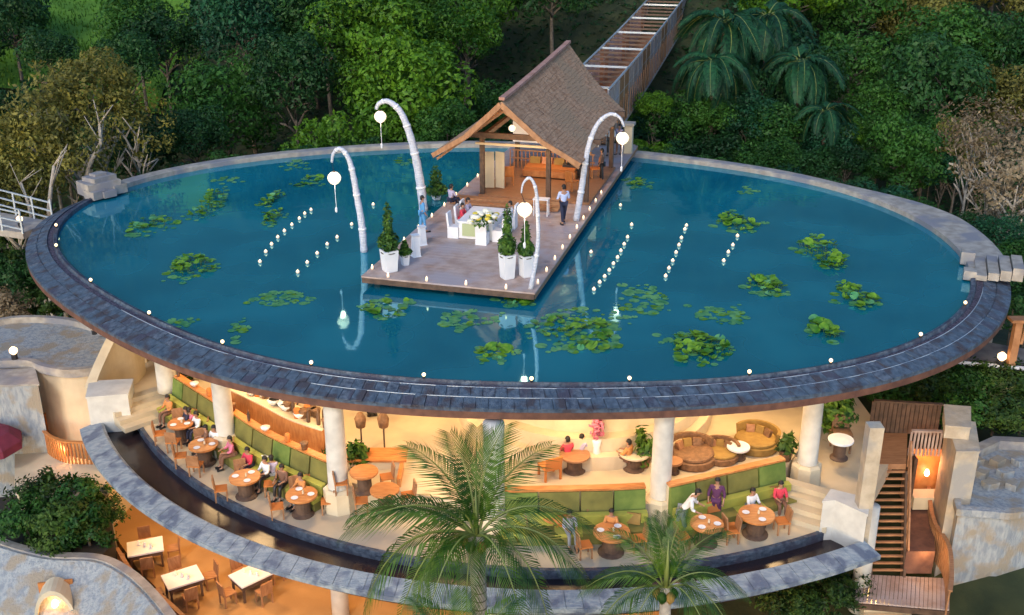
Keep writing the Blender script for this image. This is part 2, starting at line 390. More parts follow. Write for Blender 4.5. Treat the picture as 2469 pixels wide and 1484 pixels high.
# ------------------------------------------------------------------ restaurant floors, columns, parapet
ZF, ZU, ZC = -4.5, -3.8, -4.78
def polar(pts, z, deg=3):
    T = []; r = []
    for p in pts:
        q = at(p[0], p[1], z); T.append((math.atan2(q.y-CY, q.x-CX)) % (2*math.pi)); r.append(math.hypot(q.x-CX, q.y-CY))
    c = np.polyfit(T, r, deg); f = lambda t: float(np.polyval(c, t))
    return f, min(T), max(T)
FE, fe0, fe1 = polar([(330,1000),(380,1080),(480,1160),(700,1260),(920,1335),(1234,1368),(1480,1366),(1700,1345),(1985,1278)], ZF)
PI_, p0, p1 = polar([(250,1030),(360,1165),(560,1280),(760,1355),(960,1400),(1234,1424),(1600,1405),(1900,1352),(2075,1312)], ZF+.1)
PO, q0, q1 = polar([(190,1035),(300,1192),(500,1308),(760,1405),(950,1445),(1234,1468),(1600,1452),(1900,1400),(2130,1342)], ZF+.0)
def pp(f, t, z): return Vector((CX+f(t)*math.cos(t), CY+f(t)*math.sin(t), z))
N = 70
T0, T1 = fe0, fe1
arcF = [pp(FE, T0+(T1-T0)*i/N, 0) for i in range(N+1)]
outer_floor = [(p.x, p.y) for p in arcF]+[(11.1, 29.2), (13.4, 33), (13, 44), (-15, 44), (-15.6, 36)]
MB().prism(outer_floor, -5.1, ZF).build('outer_floor', M['floor'], bld)
b = MB(); Tp0, Tp1 = min(p0, q0), max(p1, q1)
for i in range(N+1):
    t = Tp0+(Tp1-Tp0)*i/N; a = pp(PI_, t, 0); c = pp(PO, t, 0)
    if (c-a).length < .3: c = a+(a-Vector((CX, CY, 0))).normalized()*.6
    for p, z in ((a, -5.1), (a, ZF+.10), (a.lerp(c, .12), ZF+.14), (c, ZF-.02), (c, ZF-.16), (a.lerp(c, .45), ZF-.22), (a.lerp(c, .3), -5.1)): b.v.append((p.x, p.y, z))
for i in range(N):
    for k in range(7): b.f.append((i*7+k, (i+1)*7+k, (i+1)*7+(k+1) % 7, i*7+(k+1) % 7))
b.f.append(tuple(range(7))); b.f.append(tuple(N*7+k for k in range(7)))
b.build('lower_parapet', M['coping'], bld)
b = MB()
for i in range(N+1):
    t = T0-.02+(T1-T0+.03)*i/N; a = pp(FE, t, ZC); c = pp(PI_, t, ZC)
    b.v += [tuple(a-(c-a)*0.02), tuple(c+(c-a)*.02)]
b.f += [(2*i, 2*i+1, 2*i+3, 2*i+2) for i in range(N)]
tag(b.build('channel_water', M['dark_water']), kind='structure')
b = MB(); b.sweep([pp(FE, T0+(T1-T0)*i/N, 0) for i in range(N+1)], [(0, ZF+.004), (.10, ZF+.03), (.10, ZC-.2), (0, ZC-.2)][::-1]) if False else None
b = MB(); b.sweep([pp(FE, T0+(T1-T0)*i/N, 0) for i in range(N+1)], [(-.002, -5.0), (-.002, ZF+.02), (-.14, ZF+.02), (-.14, -5.0)])
b.build('channel_edge', M['stone_dark'], bld)
b = MB()
for i in range(N+1):
    t = T0+(T1-T0)*i/N; a = pp(FE, t, -5.12); c = pp(PI_, t, -5.12); b.v += [tuple(a), tuple(c), (a.x, a.y, -5.3), (c.x, c.y, -5.3)]
for i in range(N): b.f += [(4*i, 4*i+1, 4*i+5, 4*i+4), (4*i+2, 4*i+3, 4*i+7, 4*i+6)]
b.build('channel_slab', M['fascia'], bld)
# columns
def column(px, py, z0, r=.33, base=True):
    p = at(px, py, z0)
    MB().lathe([(r*1.04, 0), (r, .3), (r*.93, 3.3), (r*.97, -.65-z0)], 20, p).build('column', M['white_col'], bld, True)
    if base:
        MB().lathe([(r*1.55, 0), (r*1.5, .72), (r*1.25, .8)], 8, (p.x, p.y, p.z)).build('column_base', M['cream'], bld)
for q in ((550, 1092, ZF), (820, 1225, ZF), (1192, 1290, ZF), (1588, 1248, ZF), (1940, 1165, ZF)): column(*q)
column(405, 942, ZU, .36, False)
pr = at(2074, 1300, ZF); MB().box((pr.x, pr.y+.1, -2.9), (.42, .42, 4.48)).build('end_wall', M['warm_plaster'], bld)
# upper (inner) floor with its curved front edge; the bench backs stand on this edge
CAPL = [(425, 905), (480, 940), (560, 990), (640, 1040), (720, 1078), (800, 1112)]
CAPR1 = [(1200, 1180), (1300, 1178), (1400, 1176), (1480, 1174), (1556, 1170)]
CAPR2 = [(1612, 1168), (1700, 1148), (1800, 1125), (1890, 1104)]
ZCAP = -3.05
def plan(l, z, n=6): return arc([(at(x, y, z).x, at(x, y, z).y) for x, y in l], n)
cl, c1, c2 = plan(CAPL, ZCAP), plan(CAPR1, ZCAP), plan(CAPR2, ZCAP)
inner = [(p[0], p[1]+.12) for p in cl+c1+c2]+[(13.2, 38), (12, 46), (-12, 46), (-13.5, 40)]
MB().prism(inner, ZF+.01, ZU).build('inner_floor', M['floor'], bld)
def bench(pts, label, name='banquette'):
    c = pts[len(pts)//2]; t = thing(name, label, 'bench', (c[0], c[1], ZF))
    MB().sweep(pts, [(-.10, ZCAP-.07), (.16, ZCAP-.07), (.16, ZCAP), (-.10, ZCAP)]).build('wood_cap', M['wood_orange'], t)
    nb_ = max(2, int(sum(math.dist(pts[i], pts[i+1]) for i in range(len(pts)-1))/.95)); fine = arc([tuple(p) for p in pts[::2]], 8)
    for i in range(nb_):
        lo, hi = int(i*(len(fine)-1)/nb_), int((i+1)*(len(fine)-1)/nb_); sg = fine[lo:hi+1]
        if len(sg) < 2: continue
        MB().sweep(sg[:-1] if len(sg) > 3 else sg, [(-.32, ZF+.45), (-.06, ZF+.45), (-.04, ZCAP-.075), (-.14, ZCAP-.075)]).build('backrest_panel', M['green_bench'] if i % 3 else M['green_dark'], t)
        if i % 2:
            q = sg[len(sg)//2]; MB().box((q[0]+.05, q[1]-.48, ZF+.62), (.42, .16, .34), rz=rnd.uniform(-.4, .4), tilt=('X', -.3)).build('pillow', M[('orange_fabric', 'gold_sofa', 'cloth_white')[(i//2) % 3]], t)
    MB().sweep(pts, [(.1, ZF), (.1, ZCAP-.075), (-.03, ZCAP-.075), (-.05, ZF)]).build('back_panel', M['cream'], t)
    MB().sweep(pts, [(-.52, ZF+.44), (-.52, ZF+.76), (-.33, ZF+.80), (-.33, ZF+.44)]).build('upper_tier', M['green_seat'], t)
    n = max(2, (len(pts)-1)//4)
    for i in range(n):
        seg = pts[i*(len(pts)-1)//n:(i+1)*(len(pts)-1)//n+1]
        MB().sweep(seg, [(-.92, ZF+.30), (-.92, ZF+.42), (-.53, ZF+.46), (-.53, ZF+.30)]).build('cushion', M['green_seat'] if i % 2 == 0 else M['green_bench'], t)
    MB().sweep(pts, [(-.88, ZF), (-.88, ZF+.295), (-.06, ZF+.295), (-.06, ZF)]).build('plinth', M['green_bench'], t)
    return t
bench(cl, 'green curved bench with orange wood cap behind the left tables')
bench(c1, 'green bench with pale wood cap, left of the middle right column')
bench(c2, 'green bench with orange wood cap rising to the right, below the sofas')
# steps at the right and left between the two floors
def steps(name, label, c, rz, w, n=4):
    t = thing(name, label, 'steps', c, rz)
    for i in range(n):
        MB().box((0, .18+.36*i, (i+1)*.0875*2/2*1), (w, .36, .175*(i+1))).build('step', M['floor'], t, local=True)
    return t
s1 = at(1905, 1262, ZF); steps('floor_steps', 'cream stone steps right of the right bench, up to the sofas', s1, -.55, 2.2)
s2 = at(372, 1022, ZF); steps('floor_steps', 'cream stone steps behind the far left end of the channel', s2, .75, 2.2)
# low side walls at both ends of the channel
def wallbox(label, pts, z0, z1, m=None, cap=None, name='low_wall', th=.0):
    c = pts[0]; t = thing(name, label, 'wall', (c[0], c[1], z0))
    MB().prism([(p[0], p[1]) for p in pts], z0, z1).build('wall_face', m or M['white_col'], t)
    if cap:
        cx = sum(p[0] for p in pts)/len(pts); cy = sum(p[1] for p in pts)/len(pts)
        MB().prism([(cx+(p[0]-cx)*1.04, cy+(p[1]-cy)*1.04) for p in pts], z1+.002, z1+.07).build('wall_cap', cap, t)
    return t
def A2(x, y, z): q = at(x, y, z); return (q.x, q.y)
wallbox('low grey wall block at the left end of the dark channel', [A2(220, 1030, ZF), A2(318, 1022, ZF), A2(330, 985, ZF), A2(228, 990, ZF)], -5.2, -3.35, M['white_col'], M['white_col'])
wallbox('low grey angled wall at the right end of the dark channel', [A2(1975, 1285, ZF), A2(2005, 1283, ZF), A2(2080, 1318, ZF), A2(2085, 1278, ZF), A2(1995, 1255, ZF)], -5.2, -3.45, M['white_col'], M['white_col'])
# rear core of the restaurant, curved drum with ledges, and back walls
dr = at(1420, 1085, ZU)
t = thing('round_service_core', 'cream curved wall with ledges at the back of the restaurant', 'wall', (dr.x, dr.y+3.2, ZU))
MB().lathe([(4.6, 0), (4.6, .5), (4.3, .52), (4.3, 1.0), (3.9, 1.02), (3.9, 3.14)], 40, (0, 0, 0)).build('curved_wall', M['cream'], t, local=True)
bw = []
for i in range(61):
    a = math.pi*(-.12+1.24*i/60); bw.append((CX+15.5*math.cos(a), CY-1+8*math.sin(a)))
t = thing('rear_wall', 'cream rear wall running round the back of the restaurant', 'wall', (CX, CY, ZF))
MB().sweep(bw, [(0, ZF), (0, -.66), (-.3, -.66), (-.3, ZF)]).build('wall_face', M['cream'], t)
lw = arc([A2(215, 1000, ZF), A2(262, 955, ZF), A2(310, 925, ZF), A2(330, 900, ZF)], 5)
t = thing('curved_end_wall', 'cream wall rising to the roof at the left end of the restaurant', 'wall', (lw[0][0], lw[0][1], ZF))
b = MB(); n = len(lw)
for i, p in enumerate(lw):
    h = -3.4+(2.72*(i/(n-1)))
    b.v += [(p[0], p[1], -9.5), (p[0], p[1], h), (p[0]+.35, p[1]+.1, h), (p[0]+.35, p[1]+.1, -9.5)]
for i in range(n-1):
    for k in range(4): b.f.append((i*4+k, (i+1)*4+k, (i+1)*4+(k+1) % 4, i*4+(k+1) % 4))
b.f += [(0, 1, 2, 3), tuple((n-1)*4+k for k in range(4))]; b.build('wall_face', M['cream'], t)

# ------------------------------------------------------------------ lower terrace
ZL = -9.3
lf = [A2(262, 1270, ZL), A2(330, 1370, ZL), A2(480, 1520, ZL), (-10.5, 24), (4.5, 24), (6, 40), (-16.5, 40)]
b = MB(); b.prism(lf, -9.9, ZL); tag(b.build('lower_terrace', M['lowfloor']), kind='structure')
t = thing('lower_rear_wall', 'warm lit rear wall of the lower terrace under the restaurant', 'wall', (0, 39, ZL))
MB().box((-2, 39.4, -7.2), (27, .4, 4.1)).build('wall_face', M['cream'], t)
for i, (px, py) in enumerate(((822, 1484), (1190, 1530), (2066, 1470))):
    q = at(px, py, ZL); tt = tag(MB().lathe([(.3, 0), (.27, 4.15)], 18, (0, 0, 0)).build('lower_column', M['white_col'], smooth=True), ('round column holding the restaurant floor, left of the front palm', 'round column holding the restaurant floor, behind the front palm', 'round column under the right end of the lower parapet')[i], 'column'); tt.location = q
for x, y in ((-11.5, 37.5), (-4, 36.5), (3, 36.5), (9.8, 34)):
    pass
# curved wooden fence
def fence(name, label, pts, z, h, slat, gap, m, rail=True, group=None, z2=None):
    t = thing(name, label, 'fence', (pts[0][0], pts[0][1], z), group=group)
    me = MB().box((0, 0, h/2), (slat, .05, h)).mesh('slat', m)
    L = 0; nxt = 0; tot = sum(math.dist(pts[i][:2], pts[i+1][:2]) for i in range(len(pts)-1))
    for i in range(len(pts)-1):
        a, c = pts[i], pts[i+1]; d = math.dist(a[:2], c[:2])
        while nxt <= L+d:
            s_ = (nxt-L)/d; zz = 0 if z2 is None else (z2-z)*(nxt/tot)
            obj('slat', me, t, (a[0]+(c[0]-a[0])*s_-pts[0][0], a[1]+(c[1]-a[1])*s_-pts[0][1], zz), (0, 0, math.atan2(c[1]-a[1], c[0]-a[0])))
            nxt += slat+gap
        L += d
    if rail:
        n = len(pts); P3 = [(p[0], p[1], 0 if z2 is None else (z2-z)*i/(n-1)) for i, p in enumerate(pts)]
        MB().sweep(P3, [(-.07, z+h), (-.07, z+h+.06), (.07, z+h+.06), (.07, z+h)]).build('top_rail', m, t)
    return t
fl = plan([(283, 1330), (330, 1400), (395, 1450), (480, 1530)], ZL+.9)
fence('curved_railing', 'dark brown curved slat railing in front of the lower left terrace', fl, ZL, 1.0, .07, .09, M['wood_warm'])

# ------------------------------------------------------------------ furniture
def mk_chair(name, label, m, seatm, loc=(0, 0, 0), rz=0, group=None, white=False):
    t = thing(name, label, 'chair', loc, rz, group)
    if white:
        MB().box((0, 0, .24), (.46, .46, .48)).build('skirt', seatm, t, local=True)
        MB().box((0, -.22, .76), (.46, .08, .56), tilt=('X', .1)).build('backrest', seatm, t, local=True)
    else:
        for x in (-.2, .2):
            for y in (-.2, .2): MB().box((x, y, .22), (.05, .05, .44)).build('leg', m, t, local=True)
        MB().box((0, 0, .46), (.46, .46, .05)).build('seat', seatm, t, local=True)
        MB().box((0, -.23, .72), (.44, .05, .46), tilt=('X', .12)).build('backrest', m, t, local=True)
    return t
def mk_table(label, loc, r, h, m, group=None, cat='table', name='round_table', base=None):
    t = thing(name, label, cat, loc, rnd.random(), group)
    MB().lathe([(r*.94, h-.08), (r, h-.05), (r, h), (r*.98, h+.01)], 24).build('tabletop', m, t, local=True)
    MB().lathe([(r*.72, 0), (r*.72, .04), (r*.5, .1), (r*.5, h-.12), (r*.75, h-.085)], 16).build('pedestal', base or M['wood_dark'], t, local=True)
    return t
TAB = [(490, 1072, .5, 'next to the far left column'), (590, 1150, .5, 'right of the far left column'), (727, 1192, .5, 'left of the column beside the front palm'),
       (1475, 1282, .55, 'in front of the middle green bench'), (1705, 1262, .5, 'beside the man in the white shirt'), (1825, 1240, .55, 'nearest the right steps'),
       (435, 1020, .45, 'furthest left below the green bench')]
chairp = mk_chair('wooden_chair', 'x', M['wood_warm'], M['orange_fabric'], (0, 0, -100), group='wooden chairs at the orange tables')
chairp.scale = (.88,)*3
def chair(proto, loc, rz, label):
    if proto.get('used') is None:
        proto['used'] = 1; o = proto; o.location = loc; o.rotation_euler = (0, 0, rz); o['label'] = label
    else: o = dup(proto, loc, rz, label)
    if 'used' in o and o is not proto: del o['used']
    return o
sides = ['left chair', 'far chair', 'right chair', 'near chair']
for i, (px, py, r, where) in enumerate(TAB):
    p = at(px, py, ZF+.72); p.z = ZF
    mk_table('round orange wood table '+where, p, r, .72, M['wood_orange'], 'round orange tables on the restaurant floor')
    for k, a in enumerate((math.pi+.25, math.pi/2+.4, .15, -math.pi/2-.1)):
        if (i, k) in ((2, 3), (3, 3), (5, 3), (1, 3), (4, 3), (5, 1), (3, 1), (4, 1)): continue
        q = p+Vector((math.cos(a)*(r+.28), math.sin(a)*(r+.28), 0))
        chair(chairp, q, a+math.pi/2, sides[k]+' of the orange table '+where)
# lower terrace tables with pale tops and chairs
chlow = mk_chair('slatted_chair', 'x', M['wood_warm'], M['wood_warm'], (0, 0, -100), group='chairs on the lower terrace')
for i, (px, py, where) in enumerate(((350, 1318, 'at the upper left of the lower terrace'), (440, 1392, 'in the middle of the lower left terrace'), (605, 1385, 'tucked under the parapet on the lower terrace'))):
    p = at(px, py, ZL+.74); p.z = ZL
    t = thing('square_table', 'dark table with pale cloth top '+where, 'table', p, .35+.2*i, 'tables on the lower terrace')
    MB().box((0, 0, .72), (1.25, .95, .06)).build('tabletop', M['cloth_white'], t, local=True)
    MB().box((0, 0, .6), (1.15, .85, .16)).build('apron', M['wood_dark'], t, local=True)
    for x in (-.52, .52):
        for y in (-.37, .37): MB().box((x, y, .3), (.07, .07, .6)).build('leg', M['wood_dark'], t, local=True)
    for k in range(4):
        a = .35+.2*i+k*math.pi/2; d = .95 if k % 2 == 0 else .8
        q = p+Vector((math.cos(a)*d, math.sin(a)*d, 0))
        chair(chlow, q, a+math.pi/2, 'brown '+('right', 'far', 'left', 'near')[k]+' chair of the pale topped table '+where)
    for k in range(3):
        o = tag(MB().lathe([(.05, 0), (.06, .03), (.04, .12), (.055, .16)], 8).build('glass_jar', M['glow_cup'] if k == 0 else M['cloth_white'], smooth=True), ('small lit cup', 'small white pot', 'small pale jar')[k]+' on the pale table '+where, 'table ware'); o.location = p+Vector((-.25+.25*k, .1-.1*k, .755))
# round daybeds / sofas upper right
def sofa(label, p, rz, m1, m2, s=1.):
    t = thing('round_sofa', label, 'sofa', p, rz, scale=s)
    MB().lathe([(.95, 0), (1.0, .1), (1.0, .34), (.95, .38)], 20).build('base', m1, t, local=True)
    MB().lathe([(.86, .385), (.92, .42), (.9, .5), (.8, .54)], 20).build('cushion', m2, t, local=True)
    b = MB(); pts = [(math.cos(a)*.97, math.sin(a)*.97) for a in [math.pi*(.02+.96*i/14) for i in range(15)]]
    b.sweep(pts, [(0, .3), (-.08, .85), (.08, .88), (.14, .3)]); b.build('backrest', m1, t, local=True)
    for k in range(3):
        MB().box((-.45+.42*k, .45-.12*abs(k-1), .68), (.36, .16, .34), rz=.5*(1-k), tilt=('X', -.3)).build('pillow', (M['wood_warm'], M['gold_sofa'], M['brown_sofa'])[k], t, local=True)
sofa('brown wicker round sofa above the bench, right of the tall column', at(1668, 1112, ZU), .35, M['brown_sofa'], M['brown_sofa'], .78)
sofa('second brown round sofa just right of the wicker one', at(1735, 1105, ZU), -.2, M['brown_sofa'], M['gold_sofa'], .62)
sofa('ochre round sofa with striped pillows near the right end of the bench', at(1822, 1078, ZU), -.6, M['gold_sofa'], M['gold_sofa'], .75)
mk_table('small white round side table between the brown and ochre sofas', at(1778, 1105, ZU), .38, .45, M['cloth_white'])
mk_table('white round table below the tall plant, right of the columns', at(2022, 1105, ZU-.2), .42, .72, M['cloth_white'])
t = mk_chair('high_back_chair', 'brown high backed chair behind the white round table', M['brown_sofa'], M['brown_sofa'], at(2025, 1085, ZU-.2), 3.1, None); t.scale = (1.3, 1.3, 1.5)
# bar on the left with shelves of things, counter to the right of column
cb = plan([(565, 925), (640, 960), (720, 1000), (795, 1025)], ZU+1.0)
t = thing('buffet_counter', 'orange wood buffet counter behind the left bench', 'counter', (cb[0][0], cb[0][1], ZU))
MB().sweep(cb, [(-.35, ZU), (-.35, ZU+.95), (.35, ZU+.95), (.35, ZU)]).build('counter_front', M['wood_orange'], t)
MB().sweep(cb, [(-.42, ZU+.952), (-.42, ZU+1.0), (.42, ZU+1.0), (.42, ZU+.952)]).build('counter_top', M['cream'], t)
kinds = [('bottle', [(.04, 0), (.045, .02), (.045, .2), (.015, .27), (.018, .33)], 'dark bottle', 'wood_dark'), ('bowl', [(.05, 0), (.12, .08), (.14, .12)], 'white bowl', 'cloth_white'), ('jar', [(.07, 0), (.08, .02), (.08, .2), (.06, .24)], 'red jar', 'orange_fabric'), ('pot', [(.08, 0), (.11, .18), (.12, .2)], 'brown pot', 'brown_sofa')]
for i in range(34):
    p = cb[int(i*(len(cb)-1)/33)]; k = kinds[rnd.randrange(4)]; off = rnd.uniform(-.3, .3)
    o = MB().lathe([(a*1.5, z*1.5) for a, z in k[1]], 8).build(k[0], M[k[3]], smooth=True); o.location = (p[0]+rnd.uniform(-.1, .1), p[1]+off, ZU+1.0)
    tag(o, k[2]+', '+ORD[min(i, 29)]+' of the row from the left on the buffet counter' if i < 30 else k[2]+' at the right end of the buffet counter'+(' behind', ' in front', ', second from the end', ', last one')[i-30], 'table ware', 'wares set out on the buffet counter')
bc = at(905, 1100, ZF+1.0)
t = thing('bar_counter', 'orange topped bar counter right of the column beside the palm', 'counter', (bc.x, bc.y, ZF), .0)
MB().box((0, 0, .5), (1.9, .7, 1.0)).build('counter_front', M['cream'], t, local=True)
MB().box((0, 0, 1.04), (2.1, .85, .07)).build('counter_top', M['wood_orange'], t, local=True)
MB().box((.9, -.9, .5), (.12, 1.1, 1.0)).build('side_panel', M['wood_orange'], t, local=True)
for i in range(2):
    q = atY(870+55*i, 1035, bc.y+.9)
    t = thing('wall_lamp', ('dark wicker lamp shade at the left above the bar counter', 'dark wicker lamp shade at the right above the bar counter')[i], 'lamp', (q.x, q.y, ZF+1.6))
    MB().lathe([(.16, 0), (.2, .3), (.1, .5)], 10).build('lamp_shade', M['brown_sofa'], t, True, local=True)
    MB().box((0, 0, -.8), (.05, .05, 1.6)).build('stand', M['wood_dark'], t, local=True)
    MB().lathe([(.06, .05), (.08, .15), (.03, .25)], 8).build('bulb', M['glow_bulb'], t, True, local=True)

# ------------------------------------------------------------------ warm lamps of the restaurant (ceiling lights)
def lamp(p, e, size=1.2, c=(1, .65, .31), kind='AREA', name='ceiling_light'):
    l = bpy.data.lights.new(name, kind); l.energy = e; l.color = c
    if kind == 'AREA': l.shape = 'DISK'; l.size = size
    else: l.shadow_soft_size = size
    o = bpy.data.objects.new(name, l); col.objects.link(o); o.location = p; return o
EW = 1.22
for x, y in ((-11.5, 36.5), (-9.3, 33.6), (-6, 31), (-2, 29.8), (2, 29.6), (6, 30.2), (9.2, 32), (-7, 35), (-2.5, 34), (2.5, 34), (7, 34.5)):
    lamp((x, y, -.74), 46*EW)
for x, y in ((-13, 34.5), (-10.5, 32), (-7.5, 30), (-3.5, 29.5), (1, 29.5), (6, 29.5)):
    lamp((x, y, -5.36), 55*EW, 1., (1, .55, .20))

# ------------------------------------------------------------------ deck on the pond
dk = thing('lotus_deck', 'weathered timber deck reaching out over the lotus pond', 'deck', (B0.x, B0.y, 0), RZ)
W_, DL = 6.62, 23.2
bm_ = MB().box((0, 0, 0), (W_-.36, .288, .05)).mesh('deck_board', M['wood_grey'])
nb = int(DL/.3)
for i in range(nb):
    obj('deck_board', bm_, dk, (-W_/2, .18+.15+i*.3, .325+rnd.uniform(-.003, .003)))
MB().box((-W_/2, .09, .33), (W_, .18, .06)).build('edge_board', M['wood_grey'], dk, local=True)
MB().box((-.09, DL/2, .33), (.18, DL-.37, .06)).build('edge_board', M['wood_grey'], dk, local=True)
MB().box((-W_+.09, DL/2, .33), (.18, DL-.37, .06)).build('edge_board', M['wood_grey'], dk, local=True)
MB().box((-W_/2, .03, .20), (W_-.06, .10, .19)).build('fascia_beam', M['wood_dark'], dk, local=True)
MB().box((-.05, DL/2, .20), (.08, DL-.2, .19)).build('fascia_beam', M['wood_warm'], dk, local=True)
MB().box((-W_+.05, DL/2, .20), (.08, DL-.2, .19)).build('fascia_beam', M['wood_warm'], dk, local=True)
for i in range(6):
    for x in (-.4, -W_/2, -W_+.4): MB().box((x, .6+i*3.6, 0), (.2, .2, .5)).build('pile', M['wood_dark'], dk, local=True)
# low raised step board across the pavilion entrance
for v_, z_ in ((9.9, .44), (10.35, .53)):
    MB().box((-3.9, v_, z_), (5.0, .42, .09)).build('step', M['wood_warm'], dk, local=True)

# ------------------------------------------------------------------ thatched pavilion
pv = thing('thatched_pavilion', 'timber pavilion with steep brown thatched roof on the deck', 'pavilion', (B0.x, B0.y, 0), RZ)
def L(u, v, z): return Vector((-u, v, z))
for u in (5.35, 2.25, .5):
    for v in (11.4, 17.6):
        MB().box(L(u, v, 1.75), (.2, .2, 2.8)).build('post', M['wood_dark'], pv, local=True)
for v in (11.4, 17.6): MB().box(L(3.0, v, 3.2), (6.2, .18, .24)).build('beam', M['wood_dark'], pv, local=True)
MB().box(L(3.0, 11.2, 2.86), (5.2, .12, .10)).build('light_cove', M['cream'], pv, local=True)
for u in (5.35, .5): MB().box(L(u, 14.5, 3.08), (.18, 6, .2)).build('beam', M['wood_dark'], pv, local=True)
MB().box(L(2.9, 14.5, .41), (5.2, 6.6, .10)).build('raised_floor', M['wood_warm'], pv, local=True)
MB().box(L(3.3, 17.3, 2.3), (4.4, .06, 1.5)).build('blind', M['cloth_white'], pv, local=True)
# roof
ev0, ev1, rz0, rz1, zr0, zr1, ze = 8.0, 18.8, 7.6, 20.2, 5.5, 6.05, 3.05
uc = 3.35
def rp(side, a, h, lift=0.):
    """a: 0..1 along, h: 0 ridge .. 1 eave"""
    vr = rz0+(rz1-rz0)*a; zr = zr0+(zr1-zr0)*(max(a, 0)**1.3)
    ve = ev0+(ev1-ev0)*a; ue = 6.5 if side > 0 else .1
    sag = -.22*math.sin(math.pi*h)
    return L(uc+(ue-uc)*h, vr+(ve-vr)*h, zr+(ze-zr)*h+sag+lift)
NC = 24
for side in (1, -1):
    for c in range(NC):
        h0, h1 = max(0, c/NC-.01), (c+1)/NC+.006; b = MB(); n = 44
        for i in range(n+1):
            a = i/n; j = rnd.uniform(-.012, .012)
            p = [rp(side, a, h0, .03), rp(side, a, h1+j, .065+rnd.uniform(-.008, .008)), rp(side, a, h1+j, .02), rp(side, a, h0, -.06)]
            b.v += [tuple(q) for q in p]
        for i in range(n):
            for k in range(4): b.f.append((i*4+k, (i+1)*4+k, (i+1)*4+(k+1) % 4, i*4+(k+1) % 4))
        b.f += [(0, 1, 2, 3), tuple(n*4+k for k in range(4))]
        b.build('thatch_course', M['thatch'], pv, local=True)
    for i in range(9):
        a = .02+.96*i/8
        MB().bar(rp(side, a, 0, -.42), rp(side, a, .97, -.30), .07, .10).build('rafter', M['wood_warm'], pv, local=True)
    MB().bar(rp(side, -.012, 0, -.06), rp(side, -.012, .5, -.08), .06, .22).build('bargeboard', M['wood_warm'], pv, local=True)
    MB().bar(rp(side, -.012, .5, -.08), rp(side, -.012, 1, -.03), .06, .2).build('bargeboard', M['wood_warm'], pv, local=True)
for i in range(26):
    a0, a1 = i/26, (i+.96)/26; q0_, q1_ = rp(1, a0, 0, .14), rp(1, a1, 0, .14)
    MB().bar(q0_, q1_, .24, .12).build('ridge_tile', M['ridge'], pv, local=True)
for v_ in (10.2, 17.8):
    g_ = [(uc-1.15, 4.55), (uc+1.15, 4.55), (uc, 5.42)]; b = MB()
    for dv_ in (0, .06):
        for u_, z_ in g_: b.v.append(tuple(L(u_, v_+dv_, z_)))
    b.f += [(0, 1, 2), (3, 4, 5), (0, 1, 4, 3), (1, 2, 5, 4), (2, 0, 3, 5)]; b.build('gable_shade_sheet', M['wood_dark'], pv, local=True)  # added dark sheet, stands in for the shade inside the gable
# back rail and furniture under the roof
for v in (16.4,):
    for z in (.95, 1.35): MB().box(L(3.2, v, z), (4.2, .06, .06)).build('rail', M['wood_warm'], pv, local=True)
    for i in range(22): MB().box(L(1.2+i*.2, v, .90), (.04, .04, .9)).build('baluster', M['wood_orange'], pv, local=True)
for q, e in ((L(3.3, 9.4, 4.1), 70), (L(3, 14.5, 3.6), 110)):
    w0 = Matrix.Rotation(RZ, 4, 'Z') @ q; lamp((B0.x+w0.x, B0.y+w0.y, q.z), e, .12, (1, .68, .36), 'POINT', 'pavilion_light')
pl = thing('hanging_lamp', 'glowing lamp hanging inside the front gable of the pavilion', 'lamp', DK(3.35, 9.2, 3.95))
MB().lathe([(.05, 0), (.14, .08), (.14, .2), (.05, .28)], 12).build('lamp_shade', M['glow_lantern'], pl, True, local=True)
MB().box((0, 0, .6), (.02, .02, .7)).build('cord', M['black'], pl, local=True)
db = thing('daybed', 'orange cushioned wooden daybed under the thatched roof', 'daybed', DK(3.0, 15.2, .46), RZ)
MB().box((0, 0, .22), (2.6, 1.1, .3)).build('frame', M['wood_orange'], db, local=True)
MB().box((0, 0, .44), (2.5, 1.0, .14)).build('cushion', M['orange_fabric'], db, local=True)
for i in range(4): MB().box((-.9+.6*i, .4, .66), (.5, .14, .34), tilt=('X', -.25)).build('pillow', (M['gold_sofa'], M['wood_orange'])[i % 2], db, local=True)
for i in range(3):
    mk = mk_chair('pavilion_chair', ('wooden chair at the left under the thatched roof', 'wooden chair beside the right front post of the pavilion', 'wooden chair by the right back corner of the pavilion')[i], M['wood_orange'], M['orange_fabric'], DK((4.6, 1.5, .9)[i], (13.2, 13.0, 15.5)[i], .46), RZ+(.4, -.5, 2)[i])
cab = thing('white_screen', 'pale folding screen beside the left front post', 'screen', DK(5.0, 12.3, .46), RZ)
for i in range(2): MB().box((-.3+.5*i, .1*i, .9), (.48, .04, 1.7), rz=.3-.6*i).build('panel', M['cream'], cab, local=True)

